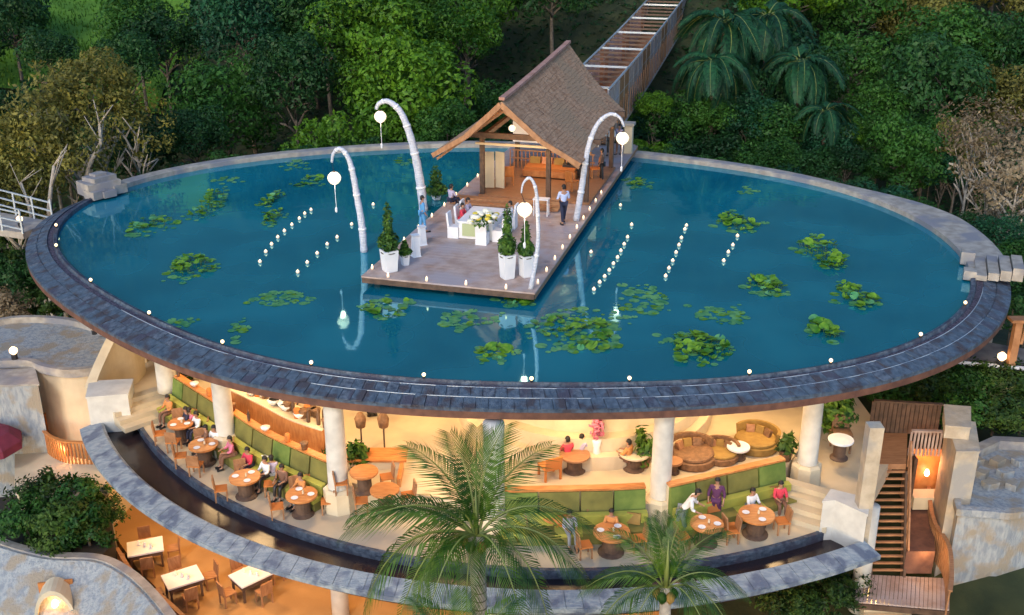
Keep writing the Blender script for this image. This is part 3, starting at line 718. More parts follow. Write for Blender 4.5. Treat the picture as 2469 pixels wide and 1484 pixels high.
# ------------------------------------------------------------------ covered bridge to the hillside
br = thing('suspension_bridge', 'long timber bridge with steel top rails leading into the jungle', 'bridge', (B0.x, B0.y, 0), RZ)
def bz(v): return .45+.045*(v-22)+.0006*(v-22)**2
def bt(v): return bz(v)+2.9-.022*(v-22)
ULo, UHi = 1.65, 4.4
V0, V1 = 22.6, 66
nb = 70; me = MB().box((0, 0, 0), (UHi-ULo, .56, .05)).mesh('bridge_board', M['wood_warm'])
for i in range(nb):
    v = V0+(V1-V0)*(i+.5)/nb; obj('bridge_board', me, br, L((ULo+UHi)/2, v, bz(v)), (math.atan(.05), 0, 0))
for u in (ULo, UHi):
    n = 26
    for i in range(n+1):
        v = V0+(V1-V0)*i/n; MB().box(L(u, v, (bz(v)-.3+bt(v))/2), (.09, .09, bt(v)-bz(v)+.3)).build('post', M['kerb_pale'], br, local=True)
    for i in range(n):
        va, vb = V0+(V1-V0)*i/n+.06, V0+(V1-V0)*(i+1)/n-.06
        b = MB()
        for v in (va, vb):
            for x in (-.02, .02):
                b.v += [tuple(L(u+x, v, bz(v)-.2)), tuple(L(u+x, v, bt(v)-.12))]
        b.f += [(0, 1, 3, 2), (4, 5, 7, 6), (0, 1, 5, 4), (2, 3, 7, 6), (1, 3, 7, 5), (0, 2, 6, 4)]
        b.build('side_panel', (M['wood_grey'], M['wood_warm'], M['wood_grey'])[(i*7 % 5) % 3], br, local=True)
        if u == ULo:
            for k in range(2):
                v = va+(vb-va)*(k+.5)/2; MB().bar(L(u-.04, v, bz(v)-.2), L(u-.04, v+.25, bt(v)*.5+bz(v)*.5), .05).build('batten', M['wood_warm'], br, local=True)
    for z_, w_, m_ in ((.02, .10, 'steel'), (-.95, .05, 'steel')):
        MB().tube([L(u, V0+(V1-V0)*i/20, bt(V0+(V1-V0)*i/20)+z_) for i in range(21)], w_/1.6, 6).build('top_rail', M[m_], br, local=True)
    MB().tube([L(u, V0+(V1-V0)*i/20, bz(V0+(V1-V0)*i/20)-.28) for i in range(21)], .10, 6).build('bottom_chord', M['kerb_pale'], br, local=True)
for i in range(30):
    v = V0+(V1-V0)*(i+.5)/30; MB().box(L((ULo+UHi)/2, v, bt(v)-.02), (UHi-ULo, .09, .12)).build('cross_beam', M['wood_dark'] if i % 4 else M['steel'], br, local=True)
for k in range(5):
    v = 27+k*8; o = thing('bridge_lamp', 'small warm lamp on the bridge floor, '+ORD[k]+' from the pavilion', 'lamp', DK(ULo+.35, v, bz(v)+.06), 0, 'lamps along the bridge')
    MB().lathe([(.09, 0), (.09, .25), (.02, .3)], 8).build('lantern', M['glow_bulb'], o, True, local=True)
    lamp(DK(3, v, bz(v)+1.9), 8, .1, (1, .6, .4), 'POINT', 'bridge_light')
gp = thing('gate_pillar', 'pale square pillar beside the right end of the pond walkway', 'pillar', DK(.25, 21.3, .35), RZ)
MB().box((0, 0, .75), (.42, .42, 1.5)).build('shaft', M['cream'], gp, local=True); MB().box((0, 0, 1.56), (.6, .6, .14)).build('cap', M['kerb_pale'], gp, local=True)

# ------------------------------------------------------------------ curved festival poles with lanterns
def penjor(label, lab2, Y, pix, lpx, r=.14, base=None):
    """pix: course of the pole from the water or deck up, over the arch and down to its tip; lpx: lantern"""
    P0 = [atY(x, y, Y-.0*i) for i, (x, y) in enumerate(pix)]
    if base is not None: P0[0] = Vector(base)
    lant = atY(lpx[0], lpx[1], Y); base = P0[0]
    t = thing('penjor_pole', label, 'pole', base, group='curved festival poles round the deck')
    P = arc([tuple(p) for p in P0], 6); n = len(P)
    MB().tube(P, [r*(1-.68*(i/(n-1))**1.2)*(1+.05*math.sin(i*2.1)) for i in range(n)], 10).build('pole', M['penjor'], t, True)
    for i in range(5, n-6, 7):
        rr = r*(1-.68*(i/(n-1))**1.2); d = (Vector(P[i+1])-Vector(P[i])).normalized(); p = Vector(P[i])
        MB().tube([p-d*.04, p+d*.04], rr*1.16, 10).build('band', M['cloth_white'], t, True)
    tip = Vector(P[-1])
    MB().tube([tip, lant+Vector((0, 0, .24))], .012, 5).build('cord', M['black'], t)
    o = thing('round_lantern', lab2, 'lantern', lant, group='round lanterns on the festival poles')
    MB().lathe([(.05, -.26), (.17, -.2), (.25, -.08), (.27, .02), (.24, .12), (.15, .22), (.05, .26)], 18).build('shade', M['glow_lantern'], o, True, local=True)
    for z in (-.14, 0, .13): MB().lathe([(.262-.05*(abs(z) > .1), z-.008), (.272-.05*(abs(z) > .1), z), (.262-.05*(abs(z) > .1), z+.008)], 18, cap=False).build('hoop', M['cream'], o, True, local=True)
    MB().lathe([(.06, .25), (.04, .30)], 10).build('cap', M['wood_dark'], o, local=True)
    MB().tube([(0, 0, -.26), (0, 0, -.8), (.01, 0, -1.2)], .012, 5).build('tassel_cord', M['cloth_white'], o, local=True)
    MB().lathe([(.03, -1.2), (.05, -1.25), (.045, -1.38), (.02, -1.42)], 8).build('tassel', M['cloth_white'], o, local=True)
    lamp(lant+Vector((0, 0, -.32)), 4, .1, (1, .75, .5), 'POINT', 'lantern_light')
b_ = at(878, 607, -.12); penjor('curved white pole left of the deck front corner', 'round lantern furthest left, over the open water', b_.y, [(878, 609), (872, 540), (860, 470), (850, 415), (838, 378), (820, 359), (804, 370), (800, 392)], (806, 430), .15)
b_ = at(1022, 508, -.12); penjor('tall curved pole by the left side of the deck, the highest one', 'round lantern hanging against the jungle, top left', b_.y, [(1022, 510), (1013, 440), (1000, 370), (984, 312), (964, 268), (936, 245), (914, 250), (907, 264)], (917, 282), .21)
b_ = DK(.25, .35, .36); penjor('thin curved pole on the front right corner of the deck', 'round lantern in front of the white chairs, nearest the camera', b_.y, [(1290, 690), (1296, 600), (1297, 520), (1292, 458), (1278, 430), (1262, 442), (1257, 466)], (1265, 506), .085, b_)
b_ = at(1389, 532, .36); penjor('pale arched pole on the right side, in front of the roof', 'round lantern at the right, next to the two standing people', b_.y, [(1389, 532), (1403, 450), (1411, 395), (1422, 342), (1442, 298), (1470, 276), (1494, 284), (1505, 306)], (1501, 334), .14, b_)

# ------------------------------------------------------------------ planters and plants on the deck
def leafcloud(rng, n, rx, ry, rz, c=(0, 0, 0), ls=.12, clump=None, shell=.5, sprd=.30):
    """small folded leaves scattered in clumps through an ellipsoid"""
    b = MB(); cs = []
    if clump:
        while len(cs) < clump:
            p = Vector((rng.uniform(-1, 1), rng.uniform(-1, 1), rng.uniform(-1, 1)))
            if shell < p.length <= 1: cs.append(Vector((p.x*rx, p.y*ry, p.z*rz)))
    for i in range(n):
        if clump:
            q = cs[rng.randrange(clump)]; sp = min(rx, rz)*sprd
            p = q+Vector((rng.gauss(0, sp), rng.gauss(0, sp), rng.gauss(0, sp*.7)))
            out = (p-q*.6).normalized() if (p-q*.6).length > 1e-4 else Vector((0, 0, 1))
        else:
            while True:
                p = Vector((rng.uniform(-1, 1), rng.uniform(-1, 1), rng.uniform(-1, 1)))
                if p.length <= 1: break
            out = p.normalized() if p.length > 1e-3 else Vector((0, 0, 1)); p = Vector((p.x*rx, p.y*ry, p.z*rz))
        p = p+Vector(c); nrm = (out+Vector((rng.gauss(0, .5), rng.gauss(0, .5), rng.gauss(.3, .5)))).normalized()
        a = nrm.cross(Vector((rng.uniform(-1, 1), rng.uniform(-1, 1), rng.uniform(-1, 1))))
        if a.length < 1e-3: continue
        a.normalize(); d = nrm.cross(a); s_ = ls*rng.uniform(.6, 1.4); k = len(b.v)
        b.v += [tuple(p-a*s_), tuple(p+d*s_*.45-nrm*s_*.12), tuple(p+a*s_-nrm*s_*.25), tuple(p-d*s_*.45-nrm*s_*.12)]
        b.f += [(k, k+1, k+2, k+3)]
    return b
def planter(label, p, w, h, ph, pw, kind='column'):
    t = thing('planter', label, 'planter', p, RZ, group='white planters on the deck')
    MB().lathe([(w*.42, 0), (w*.5, .04), (w*.62, h), (w*.52, h+.01), (w*.5, h-.08)], 4 if kind != 'round' else 16).build('pot', M['planter_white'], t, local=True)
    MB().lathe([(w*.5, h-.09), (w*.5, h-.07)], 12).build('soil', M['soil'], t, local=True)
    b = leafcloud(rnd, 500, pw, pw, ph*.22, (0, 0, h+ph*.18), .09)
    b2 = leafcloud(rnd, 420, pw*.5, pw*.5, ph*.5, (0, 0, h+ph*.5), .08)
    b.add(b2.v, b2.f); b.build('foliage', M['plant'], t, local=True, fix=False)
    MB().tube([(0, 0, h-.1), (0, 0, h+ph*.9)], [.03, .01], 6).build('stem', M['bark'], t, local=True)
planter('large white planter with cone shaped plant at the left front of the deck', at(940, 655, .35), .62, .85, 1.9, .42)
planter('small white planter with low leafy plant, right of the cone plant', at(977, 640, .35), .32, .45, .55, .28)
planter('white planter with a slim upright plant left of the front lantern', at(1223, 672, .35), .55, .95, 1.9, .36)
planter('white planter with bushy plant under the front lantern', at(1268, 668, .35), .5, .85, 1.3, .36)
planter('yellow green potted plant in the water left of the deck', at(1052, 482, -.1), .4, .25, 1.4, .6)
for i, (px, py) in enumerate(((1003, 618), (1018, 590))):
    o = thing('white_stand', ('white tapered stand in front of the blue dressed person', 'slim white stand just behind the first white stand')[i], 'stand', at(px, py, .35), RZ)
    MB().lathe([(.24, 0), (.2, .05), (.16, .8-.1*i), (.2, .85-.1*i)], 4).build('body', M['cloth_white'], o, local=True)
    MB().lathe([(.2, .852-.1*i), (.2, .88-.1*i)], 4).build('lid', M['planter_white'], o, local=True)
# dining table with flowers
dt = thing('dining_table', 'long cloth covered dinner table with flowers in the middle of the deck', 'table', at(1165, 560, .35), RZ)
MB().box((0, 0, .72), (1.5, 2.2, .06)).build('tabletop', M['cloth_white'], dt, local=True)
MB().box((0, 0, .36), (1.42, 2.12, .68)).build('tablecloth', M['cloth_white'], dt, local=True)
MB().box((0, -1.1, .40), (1.1, .05, .5)).build('front_drape', mat('lime_drape', (.42, .48, .28), rough=.85), dt, local=True)
fw = thing('flower_arrangement', 'white and yellow flower arrangement covering the dinner table', 'flowers', at(1165, 540, 1.12), RZ)
leafcloud(rnd, 260, .55, .9, .22, (0, 0, .22), .08).build('foliage', M['plant'], fw, local=True, fix=False)
bl = MB().lathe([(.02, -.05), (.09, 0), (.11, .05), (.06, .09)], 8).mesh('blossom', M['flower'])
for i in range(34):
    a = rnd.uniform(0, 6.28); r_ = math.sqrt(rnd.random())
    obj('blossom', bl, fw, (math.cos(a)*r_*.55, math.sin(a)*r_*.95, .38-.2*r_*r_+rnd.uniform(0, .08)), m=M['yellow'] if rnd.random() < .25 else M['flower'], scale=rnd.uniform(.8, 1.4))
wc = mk_chair('covered_chair', 'x', M['cloth_white'], M['cloth_white'], (0, 0, -100), white=True, group='white covered chairs round the dinner table')
tp = dt.location
for i, (du, dv, rz, lb) in enumerate(((.95, -.9, -1.57, 'white covered chair at the left front corner of the dinner table'), (.95, .1, -1.57, 'white covered chair of the woman in red'), (.95, .9, -1.57, 'white covered chair at the left back of the dinner table'),
        (-.95, -.9, 1.57, 'white covered chair at the right front corner, behind the slim plant'), (-.95, 0, 1.57, 'white covered chair at the middle right of the dinner table'), (-.95, .9, 1.57, 'white covered chair at the right back of the dinner table'), (-.4, -1.45, 0, 'white covered chair at the near end of the dinner table'))):
    chair(wc, tp+U*du+V*dv, RZ+rz, lb)
st = thing('serving_stand', 'small white trestle stand left of the waiter on the deck', 'stand', at(1305, 520, .35), RZ)
MB().box((0, 0, .75), (.7, .4, .04)).build('tray', M['cloth_white'], st, local=True)
for x in (-.3, .3):
    for y in (-.15, .15): MB().box((x, y, .37), (.035, .035, .73)).build('leg', M['cloth_white'], st, local=True)
bt_ = thing('black_console', 'black console table by the right eave of the pavilion', 'table', at(1385, 432, .35), RZ)
MB().box((0, 0, .5), (1.1, .55, .5)).build('cabinet', M['black'], bt_, local=True)
for x in (-.5, .5): MB().box((x, 0, .12), (.06, .5, .24)).build('leg', M['black'], bt_, local=True)
for i in range(3): MB().lathe([(.08, 0), (.1, .16), (.02, .2)], 8, (-.3+.3*i, 0, .755)).build('bowl', M['black'], bt_, local=True)

# ------------------------------------------------------------------ people
def skin(name, V_, E_, Rr, m, parent, sub=1, root=0):
    me = bpy.data.meshes.new(name); me.from_pydata(V_, E_, []); me.materials.append(m)
    o = obj(name, me, parent); md = o.modifiers.new('skin', 'SKIN'); md.use_smooth_shade = True
    sv = me.skin_vertices[0].data
    for i, r in enumerate(Rr):
        rr = r if isinstance(r, tuple) else (r, r); sv[i].radius = rr; sv[i].use_root = (i == root)
    s_ = o.modifiers.new('sub', 'SUBSURF'); s_.levels = sub; s_.render_levels = sub
    return o
def person(label, loc, rz, top='shirt_white', bottom='navy', pose='stand', h=1.7, long=False, group=None, face_down=0.):
    k = h/1.7*(.9 if pose == 'sit' else 1); t = thing('person', label, 'person', loc, rz, group, scale=k)
    if pose == 'sit':
        hip, chest, neck, head = (0, 0, .5), (0, .02, .88), (0, .03, 1.0), (0, .05, 1.14)
        legs = [((s*.09, 0, .5), (s*.11, .42, .52), (s*.11, .46, .08), (s*.11, .58, .04)) for s in (-1, 1)]
        arms = [((s*.17, .02, .93), (s*.22, .12, .70), (s*.15, .36, .70), (s*.13, .43, .70)) for s in (-1, 1)]
    else:
        sp = .10 if pose == 'stand' else .2
        ln = .30 if pose == 'lean' else 0
        hip, chest, neck, head = (0, 0, .92), (0, ln, 1.32), (0, ln*1.2+.01, 1.46), (0, ln*1.4+.03, 1.59)
        legs = [((s*.09, 0, .90), (s*.10, s*sp*.6, .48), (s*.10, s*sp, .07), (s*.10, s*sp+.14, .04)) for s in (-1, 1)]
        fwd = .18 if pose in ('lean', 'carry') else .04
        arms = [((s*.18, ln, 1.38), (s*.25, ln-.02+fwd*.3, 1.12), (s*.24, ln+fwd+.04, .90 if fwd < .1 else 1.05), (s*.23, ln+fwd+.10, .82 if fwd < .1 else 1.04)) for s in (-1, 1)]
    mid = tuple((a+b_)/2 for a, b_ in zip(hip, chest))
    Vv = [hip, mid, chest, neck, head, (head[0], head[1]+.01, head[2]+.07)]
    Rr = [(.13, .10), (.115, .09), (.145, .10), (.05, .05), (.078, .09), (.065, .075)]
    E_ = [(0, 1), (1, 2), (2, 3), (3, 4), (4, 5)]
    for a in arms:
        n = len(Vv); Vv += list(a); Rr += [.055, .04, .03, .028]; E_ += [(2, n), (n, n+1), (n+1, n+2), (n+2, n+3)]
        f0 = Vector(a[3]); d = (Vector(a[3])-Vector(a[2])).normalized()
    for l in legs:
        n = len(Vv); Vv += list(l); Rr += [.085, .055, .038, .032]; E_ += [(0, n), (n, n+1), (n+1, n+2), (n+2, n+3)]
    body = skin('body', Vv, E_, Rr, M['skin'], t)
    # five fingers on each hand
    for s, a in zip((-1, 1), arms):
        hnd = Vector(a[3]); d = (Vector(a[3])-Vector(a[2])).normalized(); sx = Vector((1, 0, 0)); b = MB()
        for q in range(4):
            o0 = hnd+sx*(-.024+.016*q); ln_ = (.062, .072, .068, .052)[q]
            b.tube([o0, o0+d*ln_*.6, o0+d*ln_*.9+Vector((0, .0, -.018))], [.009, .008, .006], 5)
        b.tube([hnd+sx*(-s*.028), hnd+sx*(-s*.045)+d*.035], [.010, .008], 5)
        b.build('fingers', M['skin'], t, local=True, smooth=True)['kind'] = 'stuff'
    # head details
    H = Vector(head)
    MB().lathe([(.012, -.02), (.016, 0), (.006, .028)], 6, H+Vector((0, .092, .0))).build('nose', M['skin'], t, local=True)
    b = MB()
    for s in (-1, 1): b.lathe([(.004, -.008), (.011, 0), (.004, .008)], 6, H+Vector((s*.03, .088, .03)))
    b.build('eyes', M['black'], t, local=True)['kind'] = 'stuff'
    hb = MB(); prof = []
    for i in range(7): a = math.pi/2*i/6; prof.append((.098*math.cos(a), .112*math.sin(a)))
    hb.lathe(prof, 14, H+Vector((0, -.018, .035))); hb.box(H+Vector((0, -.07, .0)), (.14, .06, .13)); hb.build('hair', M['hair'], t, True, local=True)
    # shirt
    Vs = [tuple(Vector(hip)+Vector((0, 0, -.02))), mid, chest, (neck[0], neck[1], neck[2]-.05)]; Rs = [(.15, .12), (.135, .11), (.165, .12), (.065, .065)]; Es = [(0, 1), (1, 2), (2, 3)]
    for a in arms:
        n = len(Vs); Vs += [a[0], a[1], tuple(Vector(a[1]).lerp(Vector(a[2]), .55))]; Rs += [.07, .057, .048]; Es += [(2, n), (n, n+1), (n+1, n+2)]
    skin('shirt', Vs, Es, Rs, M[top], t)
    Vs = [hip]; Rs = [(.155, .125)]; Es = []
    for l in legs:
        n = len(Vs); e = l[2] if not long else l[2]
        Vs += [l[0], l[1], tuple(Vector(l[1]).lerp(Vector(l[2]), .88))]; Rs += [.10, .072 if not long else .1, .058 if not long else .1]; Es += [(0, n), (n, n+1), (n+1, n+2)]
    skin('skirt' if long else 'trousers', Vs, Es, Rs, M[bottom], t)
    b = MB()
    for l in legs: b = MB().box(Vector(l[3])+Vector((0, -.04, -.015)), (.09, .25, .07)); b.build('shoe', M['black'], t, local=True)
    return t
person('waiter in pale blue shirt and dark trousers standing on the deck', at(1358, 540, .35), .3, 'shirt_blue', 'navy', 'carry')
person('person in white shirt and black trousers at the walkway end, left one', at(1470, 374, .35), 2.9, 'shirt_white', 'black', h=1.65)
person('person in pale shirt and dark skirt at the walkway end, behind the right lantern', at(1492, 372, .35), 2.6, 'lilac', 'brown', h=1.6)
person('person in dark clothes standing by the right edge of the walkway', at(1450, 438, .35), 1.2, 'brown', 'black', h=1.6)
person('person in blue clothes at the left edge of the deck', at(1020, 560, .35), -1.2, 'bluecl', 'bluecl', h=1.55)
cc = tp+U*.95+V*.1; person('woman in a red dress seated at the dinner table', (cc.x, cc.y, .37), RZ-1.57, 'red', 'red', 'sit', long=True)
cc = tp+U*.95+V*.9; person('guest in lilac shirt seated at the back left of the dinner table', (cc.x, cc.y, .37), RZ-1.57, 'lilac', 'navy', 'sit')
cc = tp-U*.95+V*.9; person('guest in white shirt seated at the back right of the dinner table', (cc.x, cc.y, .37), RZ+1.57, 'shirt_white', 'grey', 'sit')
person('person in lilac top sitting at the left edge of the deck, behind the table', at(1088, 505, .35)+Vector((0, 0, 0)), -.8, 'lilac', 'navy', 'sit')
person('man in white shirt and grey trousers leaning beside the right tables', at(1640, 1292, ZF), -1.9, 'shirt_white', 'grey', 'lean', h=1.72)
person('woman in dark purple standing in front of the right green bench', at(1722, 1262, ZF), 2.9, 'purple', 'purple', h=1.62, long=True)
def seatat(px, py, lab, top, bot, rz, z=ZF): person(lab, at(px, py, z), rz, top, bot, 'sit', group='guests seated in the restaurant')
seatat(462, 1052, 'guest in pink top seated at the far left orange table', 'pink', 'brown', -.6)
seatat(482, 1060, 'guest in white shirt and navy trousers seated left of the far left column', 'shirt_white', 'navy', 2.4)
seatat(505, 1095, 'guest in brown shirt seated at the table beside the far left column', 'brown', 'grey', 1.8)
seatat(1368, 1128, 'guest in dark red seated above the middle bench', 'red', 'brown', .3, ZU)
seatat(1400, 1122, 'guest in lilac seated above the middle bench', 'lilac', 'brown', -.5, ZU)
seatat(1515, 1135, 'guest in orange top seated left of the tall column', 'orange', 'brown', .9, ZU)
mk_table('dark red round table above the middle green bench', at(1385, 1135, ZU), .5, .6, M['wood_warm'])
mk_table('pale round table left of the tall column on the upper floor', at(1528, 1130, ZU), .5, .6, M['cream'])
o = mk_chair('armchair', 'orange armchair at the left above the middle bench', M['orange_fabric'], M['orange_fabric'], at(1325, 1150, ZU), .4); o.scale = (1.3, 1.3, .9)
# statue-like tall flower vase in the middle
o = thing('flower_vase', 'tall white vase with pink flowers above the middle bench', 'vase', at(1437, 1125, ZU), 0)
MB().lathe([(.12, 0), (.18, .1), (.1, .7), (.16, .95), (.14, 1.0)], 12).build('vase', M['cloth_white'], o, True, local=True)
leafcloud(rnd, 160, .25, .25, .5, (0, 0, 1.45), .09).build('flowers', M['pink'], o, local=True, fix=False)
def potted(label, p, ph, pw, m='plant', n=700):
    t = thing('potted_plant', label, 'plant', p)
    MB().lathe([(.16, 0), (.24, .35), (.26, .4), (.2, .41)], 14).build('pot', M['brown_sofa'], t, True, local=True)
    MB().tube([(0, 0, .35), (.03, 0, ph*.6)], [.03, .02], 6).build('stem', M['bark'], t, local=True)
    leafcloud(rnd, n, pw, pw, ph*.42, (0, 0, ph*.62), .14, clump=14, shell=.3).build('foliage', M[m], t, local=True, fix=False)
potted('leafy potted plant behind the white round table at the right', at(2012, 1058, ZU), 1.7, .6, 'plant')
potted('dark round potted plant at the right end of the bench cap', at(1893, 1110, ZU), .95, .25, 'leaf_bush', 300)
potted('potted palm left of the tall middle right column', at(1552, 1125, ZU), 1.4, .35, 'plant', 300)
potted('potted plant behind the left bench near the roof edge', at(455, 925, ZU), 1.2, .35, 'leaf_bush', 300)

# ------------------------------------------------------------------ lamps on the rim and floating candles
def bulblamp(label, p, grp, s=1., name='rim_lamp'):
    t = thing(name, label, 'lamp', p, 0, grp, scale=s)
    MB().lathe([(.07, 0), (.07, .1), (.05, .12)], 8).build('base', M['black'], t, local=True)
    MB().lathe([(.04, .12), (.085, .17), (.085, .24), (.03, .29)], 10).build('globe', M['glow_candle'], t, True, local=True)
RL = [(143, 553), (140, 602), (211, 688), (358, 767), (550, 832), (767, 876), (1028, 906), (1280, 920), (1512, 920), (1797, 905), (1990, 878), (2222, 820), (2337, 744)]
for i, (px, py) in enumerate(RL):
    tt_ = ang(px, py); bulblamp(ORD[i]+' small glowing lamp on the pond rim, counted from the left', rim(tt_, .07, .06), 'small lamps along the pond rim', .66)
lamp(at(225, 800, -4.2), 20, .1, (1, .55, .25), 'POINT')
fc = thing('floating_candle', 'x', 'candle', (0, 0, -100), 0, 'floating candles in rows on the pond', .78)
MB().lathe([(.07, -.02), (.09, .02), (.10, .08), (.08, .09)], 10).build('cup', M['glow_cup'], fc, True, local=True)
MB().lathe([(.03, .06), (.045, .09), (.04, .13), (.01, .16)], 8).build('flame', M['glow_candle'], fc, True, local=True)
rows = [('first row left of the deck', [(627, 630), (641, 606), (655, 588), (670, 571), (686, 556), (704, 541), (722, 526), (735, 514), (750, 505)]),
        ('second row left of the deck', [(718, 655), (741, 632), (765, 610), (789, 588), (813, 571), (848, 540), (872, 520), (900, 492)]),
        ('long row right of the deck', [(1432, 697), (1446, 680), (1458, 666), (1469, 651), (1479, 635), (1489, 620), (1497, 604), (1505, 588), (1513, 571), (1523, 541)]),
        ('middle row on the right', [(1605, 665), (1613, 646), (1622, 628), (1630, 608), (1637, 590), (1643, 573), (1651, 552), (1655, 543)]),
        ('short row furthest right', [(1745, 628), (1756, 607), (1767, 590), (1778, 568)]),
        ('scattered group in the dark reflection', [(1496, 494), (1425, 607), (1400, 512)])]
used = False
for lab, ps in rows:
    for i, (px, py) in enumerate(ps):
        p = at(px, py+3, -.1); l = ORD[i]+' floating candle from the near end, '+lab
        if not used: fc.location = p; fc['label'] = l; used = True
        else: dup(fc, p, rnd.random()*3, l)
dc = thing('deck_candle', 'x', 'candle', (0, 0, -100), 0, 'candles along the deck edges')
MB().lathe([(.05, 0), (.055, .08), (.045, .09)], 8).build('cup', M['glow_cup'], dc, True, local=True)
MB().lathe([(.025, .07), (.035, .12), (.01, .19)], 8).build('flame', M['glow_candle'], dc, True, local=True)
used = False
dcl = [('right edge of the deck', [DK(.12, .9+1.35*i, .365) for i in range(10)]), ('front edge of the deck', [DK(1.1+1.5*i, .12, .365) for i in range(4)]), ('left edge of the deck', [DK(6.5, .8+1.7*i, .365) for i in range(10)])]
for lab, ps in dcl:
    for i, p in enumerate(ps):
        l = ORD[i]+' small candle along the '+lab+(', counted from the front corner' if 'front' not in lab else ', counted from the right')
        if not used: dc.location = p; dc['label'] = l; used = True
        else: dup(dc, p, 0, l)

# ------------------------------------------------------------------ lotus clumps
def padmesh(name, tilt, seg=11):
    b = MB(); b.v.append((0, 0, 0))
    for i in range(seg+1):
        a = .22+(2*math.pi-.44)*i/seg; b.v.append((math.cos(a), math.sin(a), .10+tilt*math.sin(a*2+1)*.12))
    b.f = [(0, i+1, i+2) for i in range(seg)]; return b
pads = [padmesh('pad', k).mesh('lotus_leaf', M['pad_pale'], True) for k in (0, .6, 1.3)]
LC = [  # px, py, half width px, half height px, height of raised leaves, count, where
 (505, 490, 36, 40, .75, 34, 'tall green lotus clump near the far left of the pond'), (365, 545, 72, 24, .30, 40, 'wide lotus clump at the left, in front of the tall one'),
 (460, 645, 68, 26, .55, 44, 'green lotus clump nearest the left rim'), (655, 480, 34, 20, .4, 20, 'upper lotus clump beyond the first row of candles'), (660, 525, 30, 22, .4, 20, 'lower lotus clump beyond the first row of candles'),
 (715, 398, 40, 14, .12, 16, 'flat lotus patch at the back left, further one'), (745, 440, 45, 16, .25, 18, 'lotus patch behind the left lantern'), (550, 435, 44, 9, .05, 12, 'thin flat lotus patch near the back left rim'),
 (980, 388, 40, 11, .1, 12, 'small flat lotus patch behind the tall left pole'), (675, 722, 90, 18, .06, 34, 'long pale lotus patch below the candle rows'), (440, 778, 42, 11, .03, 10, 'faint lotus patch by the lower left rim'),
 (572, 795, 26, 24, .04, 14, 'small lotus patch at the front left rim'), (935, 742, 62, 28, .2, 34, 'lotus patch in front of the deck left corner'), (1120, 768, 80, 22, .08, 34, 'pale lotus patch in front of the deck middle'),
 (1195, 852, 56, 20, .2, 26, 'small lotus clump alone at the front middle'), (1400, 795, 130, 52, .25, 110, 'largest lotus patch at the front right of the deck'), (1250, 725, 60, 14, .2, 18, 'lotus patch against the deck front edge'),
 (1555, 722, 72, 36, .15, 46, 'round lotus patch right of the largest one'), (1745, 760, 76, 22, .08, 40, 'flat oval lotus patch at the right middle'), (1685, 842, 92, 38, .4, 64, 'large green lotus clump near the front right rim'),
 (1775, 537, 60, 24, .35, 40, 'lotus clump behind the short row of candles'), (1985, 612, 60, 38, .75, 52, 'tallest dark lotus clump on the right'), (1845, 692, 58, 24, .5, 38, 'compact lotus clump right of the candles'),
 (2058, 715, 56, 32, .5, 38, 'double lotus clump near the right end'), (1982, 796, 40, 30, .35, 28, 'small upright lotus clump by the right front'), (1798, 460, 26, 11, .1, 10, 'small ring of lotus leaves near the back right rim'),
 (1540, 445, 34, 18, .3, 18, 'lotus clump against the back right of the deck')]
for px, py, hw, hh, rh, n, lab in LC:
    c = at(px, py, -.11); ex = at(px+hw, py, -.11).x-c.x; ey = abs(at(px, py-hh, -.11).y-c.y)
    t = thing('lotus_clump', lab, 'lotus plants', c, 0, 'lotus clumps on the pond')
    stems = MB()
    for i in range(int(n*1.7)):
        a = rnd.uniform(0, 6.28); r_ = math.sqrt(rnd.random())*(1 if rnd.random() < .86 else rnd.uniform(1, 1.45)); x = math.cos(a)*r_*ex*(.85+.2*math.sin(3*a+px)); y = math.sin(a)*r_*ey
        up = rh > .15 and rnd.random() < (.85 if rh > .3 else .4) and r_ < .88
        z = (rh*.5*(1-.5*r_*r_)*rnd.uniform(.35, 1.1)) if up else .006+rnd.random()*.012
        s_ = rnd.choice((.07, .09, .11, .13, .16, .20))*rnd.uniform(.85, 1.1)*(1.1 if up else 1)
        o = obj('leaf', pads[rnd.randrange(3)] if up else pads[0], t, (x, y, z-(0 if up else .10*s_*.9)), (rnd.gauss(0, .24) if up else 0, rnd.gauss(0, .24) if up else 0, rnd.uniform(0, 6.28)), (s_, s_, s_*(1.3 if up else .25)), m=M['pad_green'] if (up and rnd.random() < .9) or rnd.random() < .15 else M['pad_pale'])
        if up: stems.tube([(x*.9, y*.9, -.05), (x, y, z)], .012, 4, cap=False)
    if stems.v: stems.build('stems', M['stem'], t, local=True, fix=False)['kind'] = 'stuff'

